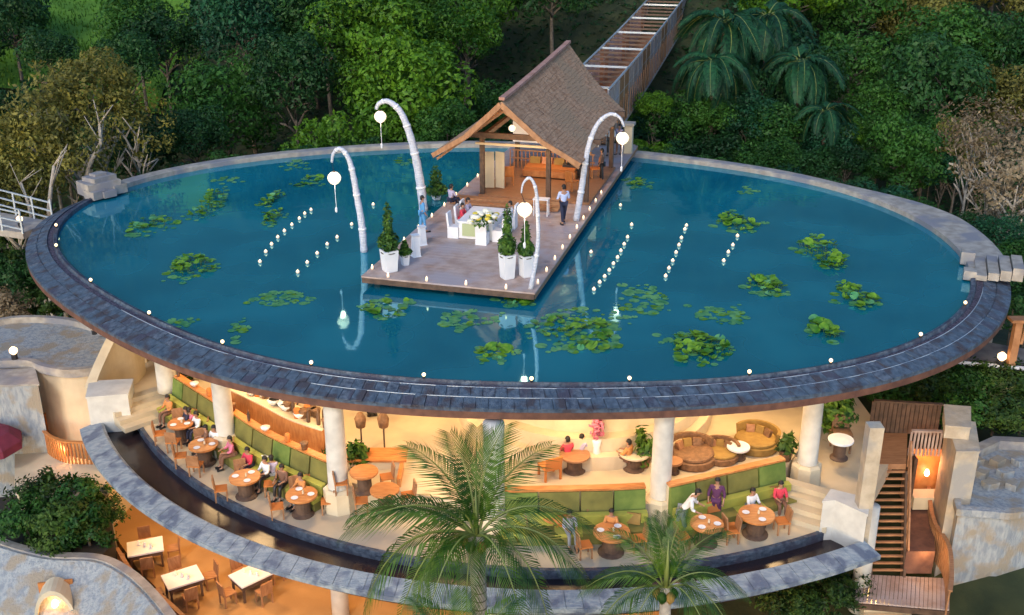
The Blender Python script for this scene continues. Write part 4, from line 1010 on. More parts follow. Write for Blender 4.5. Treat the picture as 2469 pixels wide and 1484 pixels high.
# ------------------------------------------------------------------ trees
def crownmesh(seed, rx, rz, n, ls, clump, shell=.35):
    r_ = random.Random(seed); b = leafcloud(r_, n, rx, rx, rz, (0, 0, 0), ls, clump, shell, .15)
    return b.mesh('crown', M['leaf_mid'], fix=False)
def lobed(seed, rz, n, ls, lobes):
    r_ = random.Random(seed); b = MB(); cs = []
    for i in range(lobes):
        a = i*2.399+r_.uniform(-.3, .3); z = 1-2*(i+.5)/lobes; z = z*.8+.12; q = math.sqrt(max(.05, 1-z*z)); k = r_.uniform(.55, .72)
        cs.append((Vector((math.cos(a)*q*k, math.sin(a)*q*k, z*k*rz)), r_.uniform(.30, .46)))
    for i in range(n):
        c, R_ = cs[r_.randrange(lobes)]
        d = Vector((r_.gauss(0, 1), r_.gauss(0, 1), r_.gauss(.25, 1))).normalized()
        bump = .86+.16*math.sin(d.x*7+seed)*math.sin(d.y*7+c.x*9)*math.sin(d.z*6+c.y*9)
        p = c+Vector((d.x, d.y, d.z*.85))*R_*bump*(1 if r_.random() < .8 else r_.uniform(.5, 1.2))
        nrm = (d+Vector((r_.gauss(0, .45), r_.gauss(0, .45), r_.gauss(.25, .45)))).normalized()
        a = nrm.cross(Vector((r_.uniform(-1, 1), r_.uniform(-1, 1), r_.uniform(-1, 1))))
        if a.length < 1e-3: continue
        a.normalize(); e = nrm.cross(a); s_ = ls*r_.choice((.55, .8, 1, 1.25, 1.7)); k = len(b.v)
        b.v += [tuple(p-a*s_), tuple(p+e*s_*.5-nrm*s_*.12), tuple(p+a*s_-nrm*s_*.3), tuple(p-e*s_*.5-nrm*s_*.12)]
        b.f += [(k, k+1, k+2, k+3)]
    return b.mesh('crown', M['leaf_mid'], fix=False)
CR = [lobed(10+i, rz_, 6200, .036, 11+2*i) for i, rz_ in enumerate((.85, 1.0, .8, 1.2, .95, 1.1))]
CS = [crownmesh(40+i, 1.0, .9, 1500, .05, 40, .2) for i in range(2)]     # sparse crowns
def trunkmesh(seed, spread=.7):
    """unit height trunk with limbs reaching into a crown centred at z=1, radius about spread"""
    r_ = random.Random(seed); b = MB()
    b.tube([(0, 0, 0), (.02, .01, .3), (-.01, .02, .62), (0, 0, .95)], [.05, .038, .03, .012], 8)
    for i in range(9):
        a = i*2.4+r_.random(); z = .62+.028*i; e = Vector((math.cos(a)*spread*r_.uniform(.5, .9)*.8, math.sin(a)*spread*.8*r_.uniform(.5, .9), z+.06+r_.random()*.1))
        s_ = Vector((0, .01, z)); m_ = s_.lerp(e, .5)+Vector((0, 0, .02)); b.tube([s_, m_, e], [.016, .011, .004], 5)
        for k in range(2):
            e2 = m_+Vector((r_.uniform(-.25, .25), r_.uniform(-.25, .25), r_.uniform(.02, .12))); b.tube([m_, e2], [.008, .003], 4)
    return b.mesh('trunk', M['bark'], True, fix=False)
TM = [trunkmesh(90+i) for i in range(4)]
def tree(label, x, y, ctop, rad, m, cm=None, flat=1., group='jungle trees behind the pond', bark='bark', g0=None):
    g = gz(x, y)-.3 if g0 is None else g0; cm = cm or CR[rnd.randrange(len(CR))]
    cz = ctop-rad*flat*.95; h = cz-g
    t = thing('jungle_tree', label, 'tree', (x, y, g), rnd.uniform(0, 6.28), group)
    obj('crown', cm, t, (0, 0, h), (rnd.uniform(-.1, .1), rnd.uniform(-.1, .1), 0), (rad, rad, rad*flat), m=M[m])
    obj('trunk', TM[rnd.randrange(4)], t, (0, 0, 0), None, (rad*1.1, rad*1.1, h*1.02), m=M[bark])
    return t
sp = [('leaf_dark', 'dark green'), ('leaf_mid', 'mid green'), ('leaf_bright', 'bright green'), ('leaf_teal', 'blue green'), ('leaf_mid', 'mid green'), ('leaf_dark', 'dark green')]
ROWS = [(63.5, 0.3, 2.6, 'row just behind the pond rim'), (69, 3.6, 3.2, 'second row behind the pond'), (75, 6.2, 3.6, 'third row on the hillside'), (83, 8.6, 4.0, 'fourth row on the hillside'), (92, 11.3, 4.6, 'fifth row up the hillside'), (104, 15, 5.4, 'highest row of the hillside')]
def pxy(x, y, z):
    v = np.array([x, y, z-CAM_H]); d = v @ _f; return IW/2+FPX*v[0]/d, IH/2-FPX*(v @ _u)/d, FPX/d
for ri, (y0, top, rad, lab) in enumerate(ROWS):
    half = y0*.52+3; n = int(2*half/(rad*1.4)); k = 0
    for i in range(n):
        x = -half+2*half*(i+.5)/n+rnd.uniform(-.8, .8); y = y0+rnd.uniform(-1.5, 1.5)
        t_ = top+rnd.uniform(-2.4, 2.6); r_ = rad*rnd.uniform(.8, 1.25)
        # opening for the lawn at the top left, for the bridge and for the brown tree
        px = IW/2+FPX*x/(y*.93+ (14-t_)*.37)
        if ri >= 2 and 0 < px < 350: continue
        if ri == 1 and 40 < px < 330: continue
        if ri == 0 and 20 < px < 340: t_ -= 1.2
        ax_, ay_, k_ = pxy(x, y, t_)
        if ri >= 1 and 85-r_*k_ < ax_ < 270+r_*k_ and ay_ < 150: continue
        q = Vector((x-B0.x, y-B0.y, 0)); u_ = q.dot(U); v_ = q.dot(V)
        if -1.2-rad*.5 < u_ < 7+rad*.4 and v_ < 70:
            t_ = min(t_, bz(v_)-1.6) if v_ < 68 else t_
        # colour by area: bright crowns left of the pavilion and to its right, dark and teal elsewhere
        rr = rnd.random()
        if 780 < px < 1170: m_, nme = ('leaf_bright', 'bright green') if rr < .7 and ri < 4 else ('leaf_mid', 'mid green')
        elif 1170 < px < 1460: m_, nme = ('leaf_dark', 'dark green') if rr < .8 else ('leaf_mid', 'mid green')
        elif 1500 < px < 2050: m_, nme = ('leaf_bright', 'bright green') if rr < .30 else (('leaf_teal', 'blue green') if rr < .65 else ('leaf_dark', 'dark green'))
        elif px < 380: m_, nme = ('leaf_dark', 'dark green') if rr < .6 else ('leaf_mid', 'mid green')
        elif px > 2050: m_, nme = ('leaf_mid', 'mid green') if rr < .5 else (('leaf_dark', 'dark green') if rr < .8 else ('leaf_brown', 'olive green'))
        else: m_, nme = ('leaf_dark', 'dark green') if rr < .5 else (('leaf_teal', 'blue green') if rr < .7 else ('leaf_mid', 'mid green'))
        k += 1; tree(nme+' broadleaf tree, '+ORD[min(k-1, 29)]+' from the left in the '+lab, x, y, t_, r_, m_, flat=rnd.uniform(.85, 1.15))
# the large bright tree left of the pavilion, brown tree at left, pale bare tree at right
q = atY(990, 215, 66.5); tree('large bright green tree standing highest between the left lantern and the pavilion', q.x, q.y, q.z+3.6, 4.4, 'leaf_bright', CR[3])
q = atY(900, 60, 72); tree('bright green tree at the top, left of the pavilion roof', q.x, q.y, q.z+3.8, 4.2, 'leaf_bright', CR[1])
for i, (px, py, Y, r_) in enumerate(((110, 250, 55, 2.6), (230, 230, 57, 2.7), (320, 300, 56, 2.2), (60, 380, 53, 2.6), (180, 350, 54, 2.6), (30, 480, 51, 2.2))):
    q = atY(px, py, Y); tree(('brown leaved tree at the far left, tallest of its group', 'brown leaved tree next to the tallest one at the left', 'brown leaved tree at the right end of the left group', 'brown leaved tree cut by the left edge of the picture', 'brown leaved tree just above the left stone block', 'brown leaved tree lowest at the left, above the white bridge')[i], q.x, q.y, q.z+r_, r_, 'leaf_brown', CR[i % 6] if i % 2 else CS[i % 2], group='brown leaved trees at the left', bark='bark_pale')
for i, (px, py, Y, r_) in enumerate(((2400, 370, 50, 2.3), (2455, 440, 48, 2.3), (2350, 320, 53, 2.0), (2410, 520, 49, 1.5))):
    q = atY(px, py, Y); tree(('pale bare looking tree at the right, above the stone steps', 'pale bare looking tree cut by the right edge of the picture', 'pale bare looking tree, smallest and furthest at the right', 'pale dry tree lowest at the right behind the rim')[i], q.x, q.y, q.z+r_, r_, 'leaf_pale', CS[i % 2], group='pale dry trees at the right', bark='bark_pale')
for i, (px, py, Y, r_, m_, lb) in enumerate(((30, 70, 78, 3.2, 'leaf_dark', 'dark green tree on the left edge of the lawn'), (10, 0, 84, 3.4, 'leaf_teal', 'blue green tree in the top left corner'), (330, 60, 78, 3.0, 'leaf_mid', 'mid green tree on the right edge of the lawn'), (300, 150, 70, 2.4, 'leaf_dark', 'dark green tree below the right edge of the lawn'), (235, 20, 96, 2.2, 'leaf_mid', 'small mid green tree standing on the lawn'), (120, 130, 68, 2.0, 'leaf_dark', 'dark green tree just behind the brown trees'))):
    q = atY(px, py, Y); tree(lb, q.x, q.y, q.z+r_, r_, m_)
# visible pale trunks
def baretrunk(label, pix, Y, r0):
    P = [atY(x, y, Y) for x, y in pix]; g = P[0].copy(); g.z = gz(g.x, g.y)-.2
    t = thing('bare_trunk', label, 'tree', g)
    MB().tube([g]+P, [r0*1.2]+[r0*(1-.6*i/len(P)) for i in range(len(P))], 8).build('trunk', M['bark_pale'], t, True)
    e = P[-1]; m_ = P[-2]
    for k in range(4):
        d = e+Vector((rnd.uniform(-1.2, 1.2), rnd.uniform(-.5, .5), rnd.uniform(.3, 1.2))); MB().tube([m_ if k % 2 else e, d], [r0*.35, r0*.12], 5).build('branch', M['bark_pale'], t, True)
baretrunk('slim pale trunk rising behind the left stone block', [(207, 445), (215, 400), (243, 345), (240, 300)], 53.5, .14)
baretrunk('slim trunk left of the pale one, above the white bridge', [(118, 510), (122, 460), (130, 400)], 50, .12)
baretrunk('thin trunk at the far left above the white bridge end', [(75, 520), (68, 490), (50, 440)], 49, .09)
baretrunk('crooked pale trunk behind the right rim, below the dry tree', [(2440, 625), (2420, 560), (2400, 500), (2395, 440)], 50, .17)
# palms of the jungle, drooping blue green fronds
def frondmesh(seed, L_=1., droop=.8, nl=34, lw=.022, ll=.26, rise=.45, vee=.25):
    r_ = random.Random(seed); b = MB(); P = []
    for i in range(nl+1):
        t = i/nl; P.append(Vector((t*L_*(1-.18*t*droop), 0, rise*t-(rise+.5)*droop*t*t)))
    b.tube([P[i] for i in range(0, nl+1, 3)], [.014*(1-.85*i/nl) for i in range(0, nl+1, 3)], 5)
    nr = len(b.f)
    for i in range(3, nl):
        t = i/nl; d = (P[i+1]-P[i-1]).normalized(); l = ll*math.sin(math.pi*(.12+.85*t))**.6*r_.uniform(.85, 1.1)
        for s in (-1, 1):
            for rep in (0, .5):
                p0 = P[i]+(P[i+1]-P[i])*rep; o = Vector((0, s, 0))
                dirn = (d*(.55+.5*t)+o*.9+Vector((0, 0, vee-r_.random()*.15))).normalized()
                tip = p0+dirn*l+Vector((0, 0, -l*(.25+.35*r_.random()))); midp = p0+dirn*l*.5+Vector((0, 0, -.0)); wv = d*lw*.5
                k = len(b.v); b.v += [tuple(p0-wv*.6), tuple(p0+wv*.6), tuple(midp+wv), tuple(midp-wv), tuple(tip)]
                b.f += [(k, k+1, k+2, k+3), (k+3, k+2, k+4)]
    me = b.mesh('frond', M['palm'], fix=False); me.materials.append(M['palm_rib'])
    for i in range(nr): me.polygons[i].material_index = 1
    return me
FD = [frondmesh(5, droop=1.15, lw=.03, ll=.3, rise=.5, nl=24), frondmesh(6, droop=.85, lw=.03, ll=.28, rise=.6, nl=24)]
def jpalm(label, px, py, Y, L_, g0=None):
    q = atY(px, py, Y); g = gz(q.x, q.y)-.3; t = thing('jungle_palm', label, 'palm', (q.x, q.y, g), 0, 'palms on the jungle slope')
    MB().tube([(0, 0, 0), (.15, 0, (q.z-g)*.5), (0, 0, q.z-g)], [.16, .12, .10], 8).build('trunk', M['wood_dark'], t, True, local=True)
    for k in range(19):
        obj('frond', FD[k % 2], t, (0, 0, q.z-g), (rnd.uniform(-.3, .3), -.35*(k % 3)+.5+rnd.uniform(-.2, .2), k*2.4+rnd.uniform(-.3, .3)), L_*rnd.uniform(.7, 1.15), m=M['leaf_teal'])
jpalm('blue green palm right of the bridge top, nearest the bridge', 1745, 55, 68, 3.6)
jpalm('blue green palm just below the first one right of the bridge', 1720, 150, 65, 3.2)
jpalm('drooping palm in the middle of the right hillside', 1930, 150, 68, 3.2)
jpalm('small drooping palm above the right back rim', 1990, 270, 64, 2.4)
jpalm('palm high on the hillside between the bridge and the right edge', 1850, 40, 74, 3.4)
# bushes along the pond rim and below it
BM_ = [crownmesh(70+i, 1.0, .8, 3200, .07, 40) for i in range(3)]
def bush(label, p, r, m='leaf_bush', flat=.9, grp=None):
    t = thing('bush', label, 'bush', p, rnd.uniform(0, 6), grp)
    obj('foliage', BM_[rnd.randrange(3)], t, (0, 0, r*.6), None, (r, r, r*flat), m=M[m]); MB().tube([(0, 0, -.3), (.02, 0, r*.5)], [.06, .03], 6).build('stem', M['bark'], t, local=True)
k = 0
for i in range(30):
    a = TB+.12+(TE-TB-.24)*(i+.5)/30; p = rim(a, 1, 0); o = (p-Vector((CX, CY, 0))).normalized()
    q = p+o*rnd.uniform(1.6, 2.4); dd = Vector((q.x-B0.x, q.y-B0.y, 0))
    if 0.5 < dd.dot(U) < 6 and dd.dot(V) > 10: continue
    r_ = rnd.uniform(1.2, 1.8); top = -.45+rnd.uniform(-.4, .35); g = gz(q.x, q.y)
    t = thing('understorey_tree', (('dark', 'mid green', 'blue green')[k % 3])+' low tree against the outside of the back rim, '+ORD[min(k, 29)]+' from the right', 'tree', (q.x, q.y, g), 0, 'low trees along the back rim'); k += 1
    obj('crown', CR[k % 6], t, (0, 0, top-r_*.8-g), None, (r_*1.3, r_*1.3, r_), m=M[('leaf_dark', 'leaf_mid', 'leaf_teal')[(k-1) % 3]])
    obj('trunk', TM[k % 4], t, (0, 0, 0), None, (1.2, 1.2, top-r_*.8-g), m=M['bark'])
for i, (px, py, z, r_) in enumerate(((15, 600, -4, 1.6), (30, 680, -4.5, 1.5), (60, 740, -5, 1.4), (5, 740, -5, 1.3), (2440, 830, -3.2, .9))):
    pass
for i, (px, py, z, r_, lb) in enumerate(((10, 640, -4.4, 1.7, 'dark bush at the left edge, just under the white bridge'), (45, 700, -4.8, 1.5, 'dark bush below the left end of the pond rim'), (110, 775, -5.2, 1.2, 'low bush tucked under the left rim'), (8, 790, -5, 1.4, 'flowering bush at the left edge above the roof terrace'))):
    bush(lb, at(px, py, z), r_, ('leaf_bush', 'leaf_dark', 'leaf_bush', 'leaf_pale')[i])

# ------------------------------------------------------------------ left side: terraces, walls, planter, white bridge
zt = -3.9
tp_ = [A2(-60, 800, zt), A2(30, 776, zt), A2(150, 778, zt), A2(240, 800, zt), A2(300, 838, zt), A2(292, 862, zt), A2(240, 892, zt), A2(170, 902, zt), A2(110, 893, zt), A2(60, 878, zt), A2(-60, 885, zt)]
tl = thing('roof_terrace', 'rounded blue grey roof terrace with cream curved wall at the left', 'building', (tp_[0][0], tp_[0][1], -9.5))
sm = arc([tuple(p) for p in tp_], 5)
MB().prism(sm, -9.6, zt-.12).build('wall', M['cream'], tl)
cx = sum(p[0] for p in sm)/len(sm); cy = sum(p[1] for p in sm)/len(sm)
MB().prism([(cx+(p[0]-cx)*.985, cy+(p[1]-cy)*.97) for p in sm], zt-.118, zt-.05).build('terrace_floor', M['blue_stone'], tl)
MB().sweep(sm[2:], [(-.12, zt-.12), (-.12, zt+.22), (.12, zt+.22), (.12, zt-.12)]).build('parapet', M['kerb_pale'], tl)
bulblamp('glowing lamp on the back corner of the left roof terrace', at(228, 806, zt+.22), None, 1.6, 'terrace_lamp')
bulblamp('glowing lamp at the left edge on the roof terrace', at(36, 866, zt+.22), None, 1.8, 'terrace_lamp')
lamp(at(60, 855, zt+1.2), 14, .1, (1, .6, .3), 'POINT')
t = wallbox('weathered blue white wall at the left edge below the roof terrace', [A2(-80, 900, -4), A2(82, 892, -4), A2(92, 930, -4), A2(-80, 935, -4)], -10, -4.0, M['blue_stone'], M['kerb_pale'], 'weathered_wall')
# lower cream platform with curved slat railing
zp = -7.0
wallbox('cream platform below the curved railing at the left', [A2(40, 1100, zp), A2(120, 1095, zp), A2(235, 1120, zp), A2(262, 1190, zp), A2(150, 1215, zp), A2(40, 1190, zp)], -10, zp, M['cream'], M['cream'], 'platform')
rl = plan([(108, 1062), (118, 1098), (160, 1120), (222, 1124)], zp, 8)
fence('curved_railing', 'lit brown curved slat railing beside the left end of the parapet, front run', rl, zp, 1.0, .07, .08, M['wood_orange'])
rl = plan([(112, 1056), (150, 1032), (195, 1024), (218, 1030)], zp, 8)
fence('curved_railing', 'brown curved slat railing beside the left parapet, rear run', rl, zp, 1.0, .07, .08, M['wood_orange'])
lamp(at(165, 1085, zp+.6), 16, .1, (1, .5, .2), 'POINT')
um = thing('maroon_parasol', 'maroon parasol cut by the left edge of the picture', 'parasol', at(-5, 1150, -7.4), 0)
MB().lathe([(1.15, 1.55), (1.12, 1.6), (.75, 1.95), (.1, 2.15), (.02, 2.2)], 8, cap=False).build('canopy', M['maroon'], um, local=True); MB().lathe([(1.15, 1.25), (1.15, 1.55)], 8, cap=False).build('valance', M['maroon'], um, local=True); MB().tube([(0, 0, 0), (0, 0, 2.3)], .03, 6).build('pole', M['wood_dark'], um, local=True)
# planter wall with large bush
zb = -7.6
pw = arc([A2(-60, 1290, zb), A2(20, 1322, zb), A2(120, 1346, zb), A2(230, 1352, zb), A2(300, 1385, zb), A2(360, 1440, zb), A2(430, 1530, zb)], 6)
t = thing('curved_planter_wall', 'weathered blue curved wall in the lower left corner', 'wall', (pw[0][0], pw[0][1], -9.6))
MB().sweep(pw, [(0, -11), (0, zb), (-.12, zb+.02), (-1.6, zb-1.15), (-1.9, -11)]).build('wall_face', M['blue_stone'], t)
MB().sweep(pw, [(.30, zb-.3), (.30, zb+.06), (.0, zb+.07), (.0, zb-.3)]).build('coping', M['kerb_pale'], t)
bed = [A2(-60, 1288, zb), A2(20, 1320, zb), A2(120, 1344, zb), A2(230, 1350, zb), A2(275, 1300, zb), A2(262, 1200, zb), A2(40, 1190, zb), A2(-60, 1200, zb)]
tag(MB().prism(bed, -10.5, zb-.1).build('planting_bed', M['soil']), kind='structure')
for i, (px, py, r_, lb) in enumerate(((70, 1290, 1.1, 'dark green bush at the left of the lower planter'), (150, 1305, 1.25, 'biggest dark bush in the middle of the lower planter'), (215, 1310, 1.1, 'dark bush at the right of the lower planter'), (110, 1240, 1.2, 'dark bush at the back left of the lower planter'), (195, 1245, 1.2, 'dark bush at the back right of the lower planter'), (245, 1270, .9, 'small bush next to the lit terrace, lower planter'))):
    bush(lb, at(px, py, zb), r_, 'leaf_bush' if i % 2 else 'leaf_mid', 1.0, 'bushes in the lower planter')
# arched niche with lamp in the lower left
nq = at(135, 1500, -9.0)
t = thing('lit_niche', 'arched clay hood with glowing lamp in the lower left corner', 'lamp', (nq.x, nq.y, nq.z), .2)
b = MB(); n = 14
for i in range(n+1):
    a = math.pi*i/n
    for r_, y in ((.55, 0), (.65, 0), (.65, .8), (.55, .8)): b.v.append((math.cos(a)*r_, y, math.sin(a)*r_*1.9+.0))
for i in range(n):
    for k in range(4): b.f.append((i*4+k, (i+1)*4+k, (i+1)*4+(k+1) % 4, i*4+(k+1) % 4))
b.build('hood', M['cream'], t, local=True)
MB().box((0, .75, .55), (1.1, .06, 1.1)).build('back_panel', M['wood_orange'], t, local=True)
MB().lathe([(.05, 0), (.13, .12), (.13, .3), (.05, .42)], 10, (0, .3, .25)).build('bulb', M['glow_niche'], t, True, local=True)
lamp((nq.x, nq.y+.2, nq.z+.9), 12, .1, (1, .5, .15), 'POINT')
# white footbridge at the left
wb0, wb1 = at(-90, 520, -.6), at(92, 548, -.6)
t = thing('white_footbridge', 'footbridge with white railings joining the rim from the left edge', 'bridge', wb0)
dv = (wb1-wb0); dv.z = 0; nv = Vector((-dv.y, dv.x, 0)).normalized()
MB().prism([tuple((wb0+nv*1.1)[:2]), tuple((wb0-nv*1.1)[:2]), tuple((wb1-nv*.9)[:2]), tuple((wb1+nv*.9)[:2])], -.9, -.6).build('walkway', M['kerb_pale'], t)
for s in (1.05, -1.05):
    a, c = wb0+nv*s, wb1+nv*s*.85
    for z in (.15, .5, .9): MB().bar(a+Vector((0, 0, z+.35)), c+Vector((0, 0, z)), .06).build('rail', M['steel'], t)
    for i in range(5): q = a.lerp(c, i/4); MB().box((q.x, q.y, q.z+.5), (.07, .07, 1.1)).build('post', M['steel'], t)
bulblamp('glowing lamp on the white footbridge at the left', at(50, 545, -.55), None, 1.6, 'bridge_lamp')

# ------------------------------------------------------------------ right side: path, hedge, stairs, walls
ph = [at(2260, 862, -4.2), at(2500, 880, -4.2), at(2520, 850, -4.2), at(2350, 820, -4.2)]
b = MB().prism([(p.x, p.y) for p in ph], -6, -4.2); tag(b.build('path', M['path']), kind='structure')
k_ = thing('path_kerb', 'thin white kerb line along the path at the right', 'kerb', ph[0])
MB().bar(at(2290, 872, -4.15), at(2500, 892, -4.15), .12, .12).build('kerb', M['cloth_white'], k_)
bulblamp('glowing lamp beside the path at the right edge', at(2412, 882, -4.15), None, 2.0, 'path_lamp'); lamp(at(2412, 872, -3.4), 12, .1, (1, .7, .4), 'POINT')
bp_ = thing('brown_bird_table', 'brown wooden post with a small tray top at the right edge', 'post', at(2435, 885, -4.2))
MB().box((0, 0, 1.0), (.28, .28, 2.0)).build('post', M['wood_warm'], bp_, local=True); MB().box((0, 0, 2.05), (.7, .5, .12)).build('tray', M['wood_warm'], bp_, local=True); MB().bar((.25, 0, 1.0), (.35, 0, 2.0), .1).build('brace', M['wood_warm'], bp_, local=True)
for i in range(12):
    px = 2130+(i % 6)*66; py = (960 if i < 6 else 1030)+rnd.uniform(-8, 8)
    if px < 2270 and i >= 6: py = 955
    bush('dark hedge bush at the right, '+ORD[i % 6]+' from the left in the '+('back' if i < 6 else 'front')+' row', at(px, py, -5.4), 1.25, 'leaf_bush' if i % 3 else 'leaf_mid', .8, 'hedge bushes at the right')
# wooden fence above the stairs
zs = ZF
fp = [A2(2098, 1040, zs), A2(2262, 1050, zs)]
fence('board_fence', 'dark brown board fence at the top of the right stairs', arc(fp, 4), zs, 1.2, .13, .02, M['wood_dark'])
# landing and stairs
sA, sB = at(2102, 1120, zs), at(2185, 1120, zs); bA, bB = at(2098, 1388, -8.2), at(2178, 1388, -8.2)
stt = thing('timber_stairs', 'long timber staircase going down at the right of the restaurant', 'stairs', sA)
ld = [A2(2100, 1044, zs), A2(2188, 1046, zs), A2(2185, 1120, zs), A2(2102, 1120, zs)]
MB().prism(ld, zs-.2, zs+.013).build('landing', M['wood_warm'], stt)
ns = 15
for i in range(ns):
    f0, f1 = i/ns, (i+.86)/ns; z = zs+(-8.2-zs)*(i+1)/(ns+1)
    a, c, d, e = sA.lerp(bA, f0), sB.lerp(bB, f0), sB.lerp(bB, f1), sA.lerp(bA, f1)
    MB().prism([(q.x, q.y) for q in (a, c, d, e)], z-.07, z).build('tread', M['wood_warm'], stt)
for a, c in ((sA, bA), (sB, bB)): MB().bar(a-Vector((0, 0, .25)), c-Vector((0, 0, .1)), .08, .3).build('stringer', M['wood_dark'], stt)
MB().bar(sB+Vector((.05, 0, .9)), bB+Vector((.05, 0, .9)), .06, .06).build('handrail', M['wood_warm'], stt)
for i in range(9): q = sB.lerp(bB, i/8)+Vector((.05, 0, 0)); MB().box((q.x, q.y, q.z+.4), (.05, .05, 1.0)).build('baluster', M['wood_warm'], stt)
# slatted balcony front beside the landing and lit opening below
fence('slat_railing', 'pale slatted balcony front beside the stair landing', arc([A2(2190, 1098, zs-.5), A2(2268, 1100, zs-.5)], 4), zs-.5, .95, .07, .06, M['wood_grey'])
zl = -8.2
dkp = [A2(2070, 1385, zl), A2(2290, 1395, zl), A2(2290, 1470, zl), A2(2060, 1450, zl)]
ldk = thing('lower_timber_deck', 'timber plank deck at the foot of the right stairs', 'deck', (dkp[0][0], dkp[0][1], zl))
for i in range(22):
    f0, f1 = i/22, (i+.9)/22
    a = [dkp[3][j]+(dkp[2][j]-dkp[3][j])*f0 for j in (0, 1)]; c = [dkp[3][j]+(dkp[2][j]-dkp[3][j])*f1 for j in (0, 1)]
    d = [dkp[0][j]+(dkp[1][j]-dkp[0][j])*f1 for j in (0, 1)]; e = [dkp[0][j]+(dkp[1][j]-dkp[0][j])*f0 for j in (0, 1)]
    MB().prism([a, c, d, e], zl-.06, zl).build('plank', M['wood_grey'], ldk)
MB().bar((*dkp[3], zl-.17), (*dkp[2], zl-.17), .1, .2).build('edge_beam', M['wood_dark'], ldk)
hut = thing('sunken_lobby', 'lit doorway and grey floor between the stairs and the right wall', 'building', at(2190, 1300, -7.6))
MB().prism([A2(2186, 1200, -7.2), A2(2245, 1200, -7.2), A2(2255, 1330, -7.2), A2(2186, 1330, -7.2)], -8.1, -7.2).build('floor', M['fascia'], hut)
qq = at(2215, 1200, -7.2); MB().box((qq.x, qq.y+.1, -6.2), (1.3, .1, 2.0)).build('door', M['wood_orange'], hut)
MB().box((qq.x-.6, qq.y-.3, -6.2), (.12, .8, 2.0)).build('jamb', M['wood_dark'], hut)
MB().box((qq.x, qq.y-.6, -6.9), (1.1, .6, .5)).build('counter', M['cream'], hut)
lamp((qq.x, qq.y-.5, -5.4), 25, .1, (1, .4, .15), 'POINT')
MB().lathe([(.06, 0), (.1, .1), (.05, .25)], 8, (qq.x+.1, qq.y-.12, -6.2)).build('wall_lamp', M['glow_bulb'], hut, True)
rr_ = plan([(2232, 1110), (2238, 1200), (2250, 1270), (2285, 1330), (2292, 1400), (2288, 1440)], -7.0, 6)
fence('curved_railing', 'dark brown curved slat railing along the right wall, beside the lobby', rr_, -8.0, 1.2, .07, .07, M['wood_warm'])
lamp(at(2240, 1345, -7.2), 14, .1, (1, .55, .2), 'POINT')
for i in range(3):
    q = at(2090+6*i, 1480+18*i, -9.0)
    lo = tag(MB().box((0, 0, 0), (1.6, .5, .18)).build('stone_step', M['cream']), ('top', 'middle', 'lowest')[i]+' lit cream step under the lower timber deck', 'step'); lo.location = at(2135, 1462+16*i, -8.9-.15*i)
lamp(at(2110, 1450, -8.7), 14, .1, (1, .6, .2), 'POINT')
for i, (px, py, r_, lb) in enumerate(((1985, 1470, 1.0, 'dark bush under the right end of the parapet, left one'), (2040, 1440, .8, 'dark bush under the right end of the parapet, right one'), (1900, 1500, 1.0, 'dark bush under the parapet behind the small palm'))):
    bush(lb, at(px, py, -8.6), r_, 'leaf_bush', .9)
# white pillar walls and weathered walls at the right edge
t = wallbox('tall cream wall right of the stairs with a stepped top', [A2(2268, 1100, -5), A2(2335, 1108, -5), A2(2345, 1180, -5), A2(2290, 1180, -5)], -10, -3.6, M['warm_plaster'], M['warm_plaster'], 'tall_wall')
t = wallbox('small raised block on the cream wall right of the stairs', [A2(2272, 1005, -3.5), A2(2335, 1010, -3.5), A2(2335, 1060, -3.5), A2(2275, 1055, -3.5)], -3.52, -3.1, M['warm_plaster'], M['warm_plaster'], 'wall_block')
zw = -5.6
tw = [A2(2335, 1108, zw), A2(2400, 1078, zw), A2(2560, 1085, zw), A2(2560, 1230, zw), A2(2430, 1248, zw), A2(2310, 1240, zw), A2(2300, 1190, zw)]
t = thing('weathered_tower', 'weathered blue stone building at the right edge', 'building', (tw[0][0], tw[0][1], -10))
MB().prism(tw, -12, zw-.1).build('wall', M['blue_stone'], t)
MB().prism([(p[0]*1.0, p[1]) for p in tw], zw-.098, zw).build('roof', M['blue_stone'], t)
MB().sweep([tw[6], tw[5], tw[4], tw[3]], [(-.15, zw), (-.15, zw+.25), (.15, zw+.25), (.15, zw)]).build('parapet', M['blue_stone'], t)
MB().sweep([tw[0], tw[1], tw[2]], [(-.2, zw), (-.2, zw+.35), (.2, zw+.35), (.2, zw)]).build('back_wall', M['kerb_pale'], t)
for i in range(7):
    q = at(2350+18*i, 1120+14*(i % 3)*2, zw); MB().box((q.x, q.y, zw+.12), (.5, .35, .24), rz=rnd.random()).build('boulder', M['blue_stone'], t)
o = thing('maroon_awning', 'maroon awning in the lower right corner', 'awning', at(2400, 1560, -8.2))
MB().box((.6, 0, .3), (2.4, 1.6, .08), tilt=('X', .35)).build('canopy', M['maroon'], o, local=True); MB().box((.6, -.8, -.08), (2.4, .04, .3)).build('valance', M['maroon'], o, local=True)

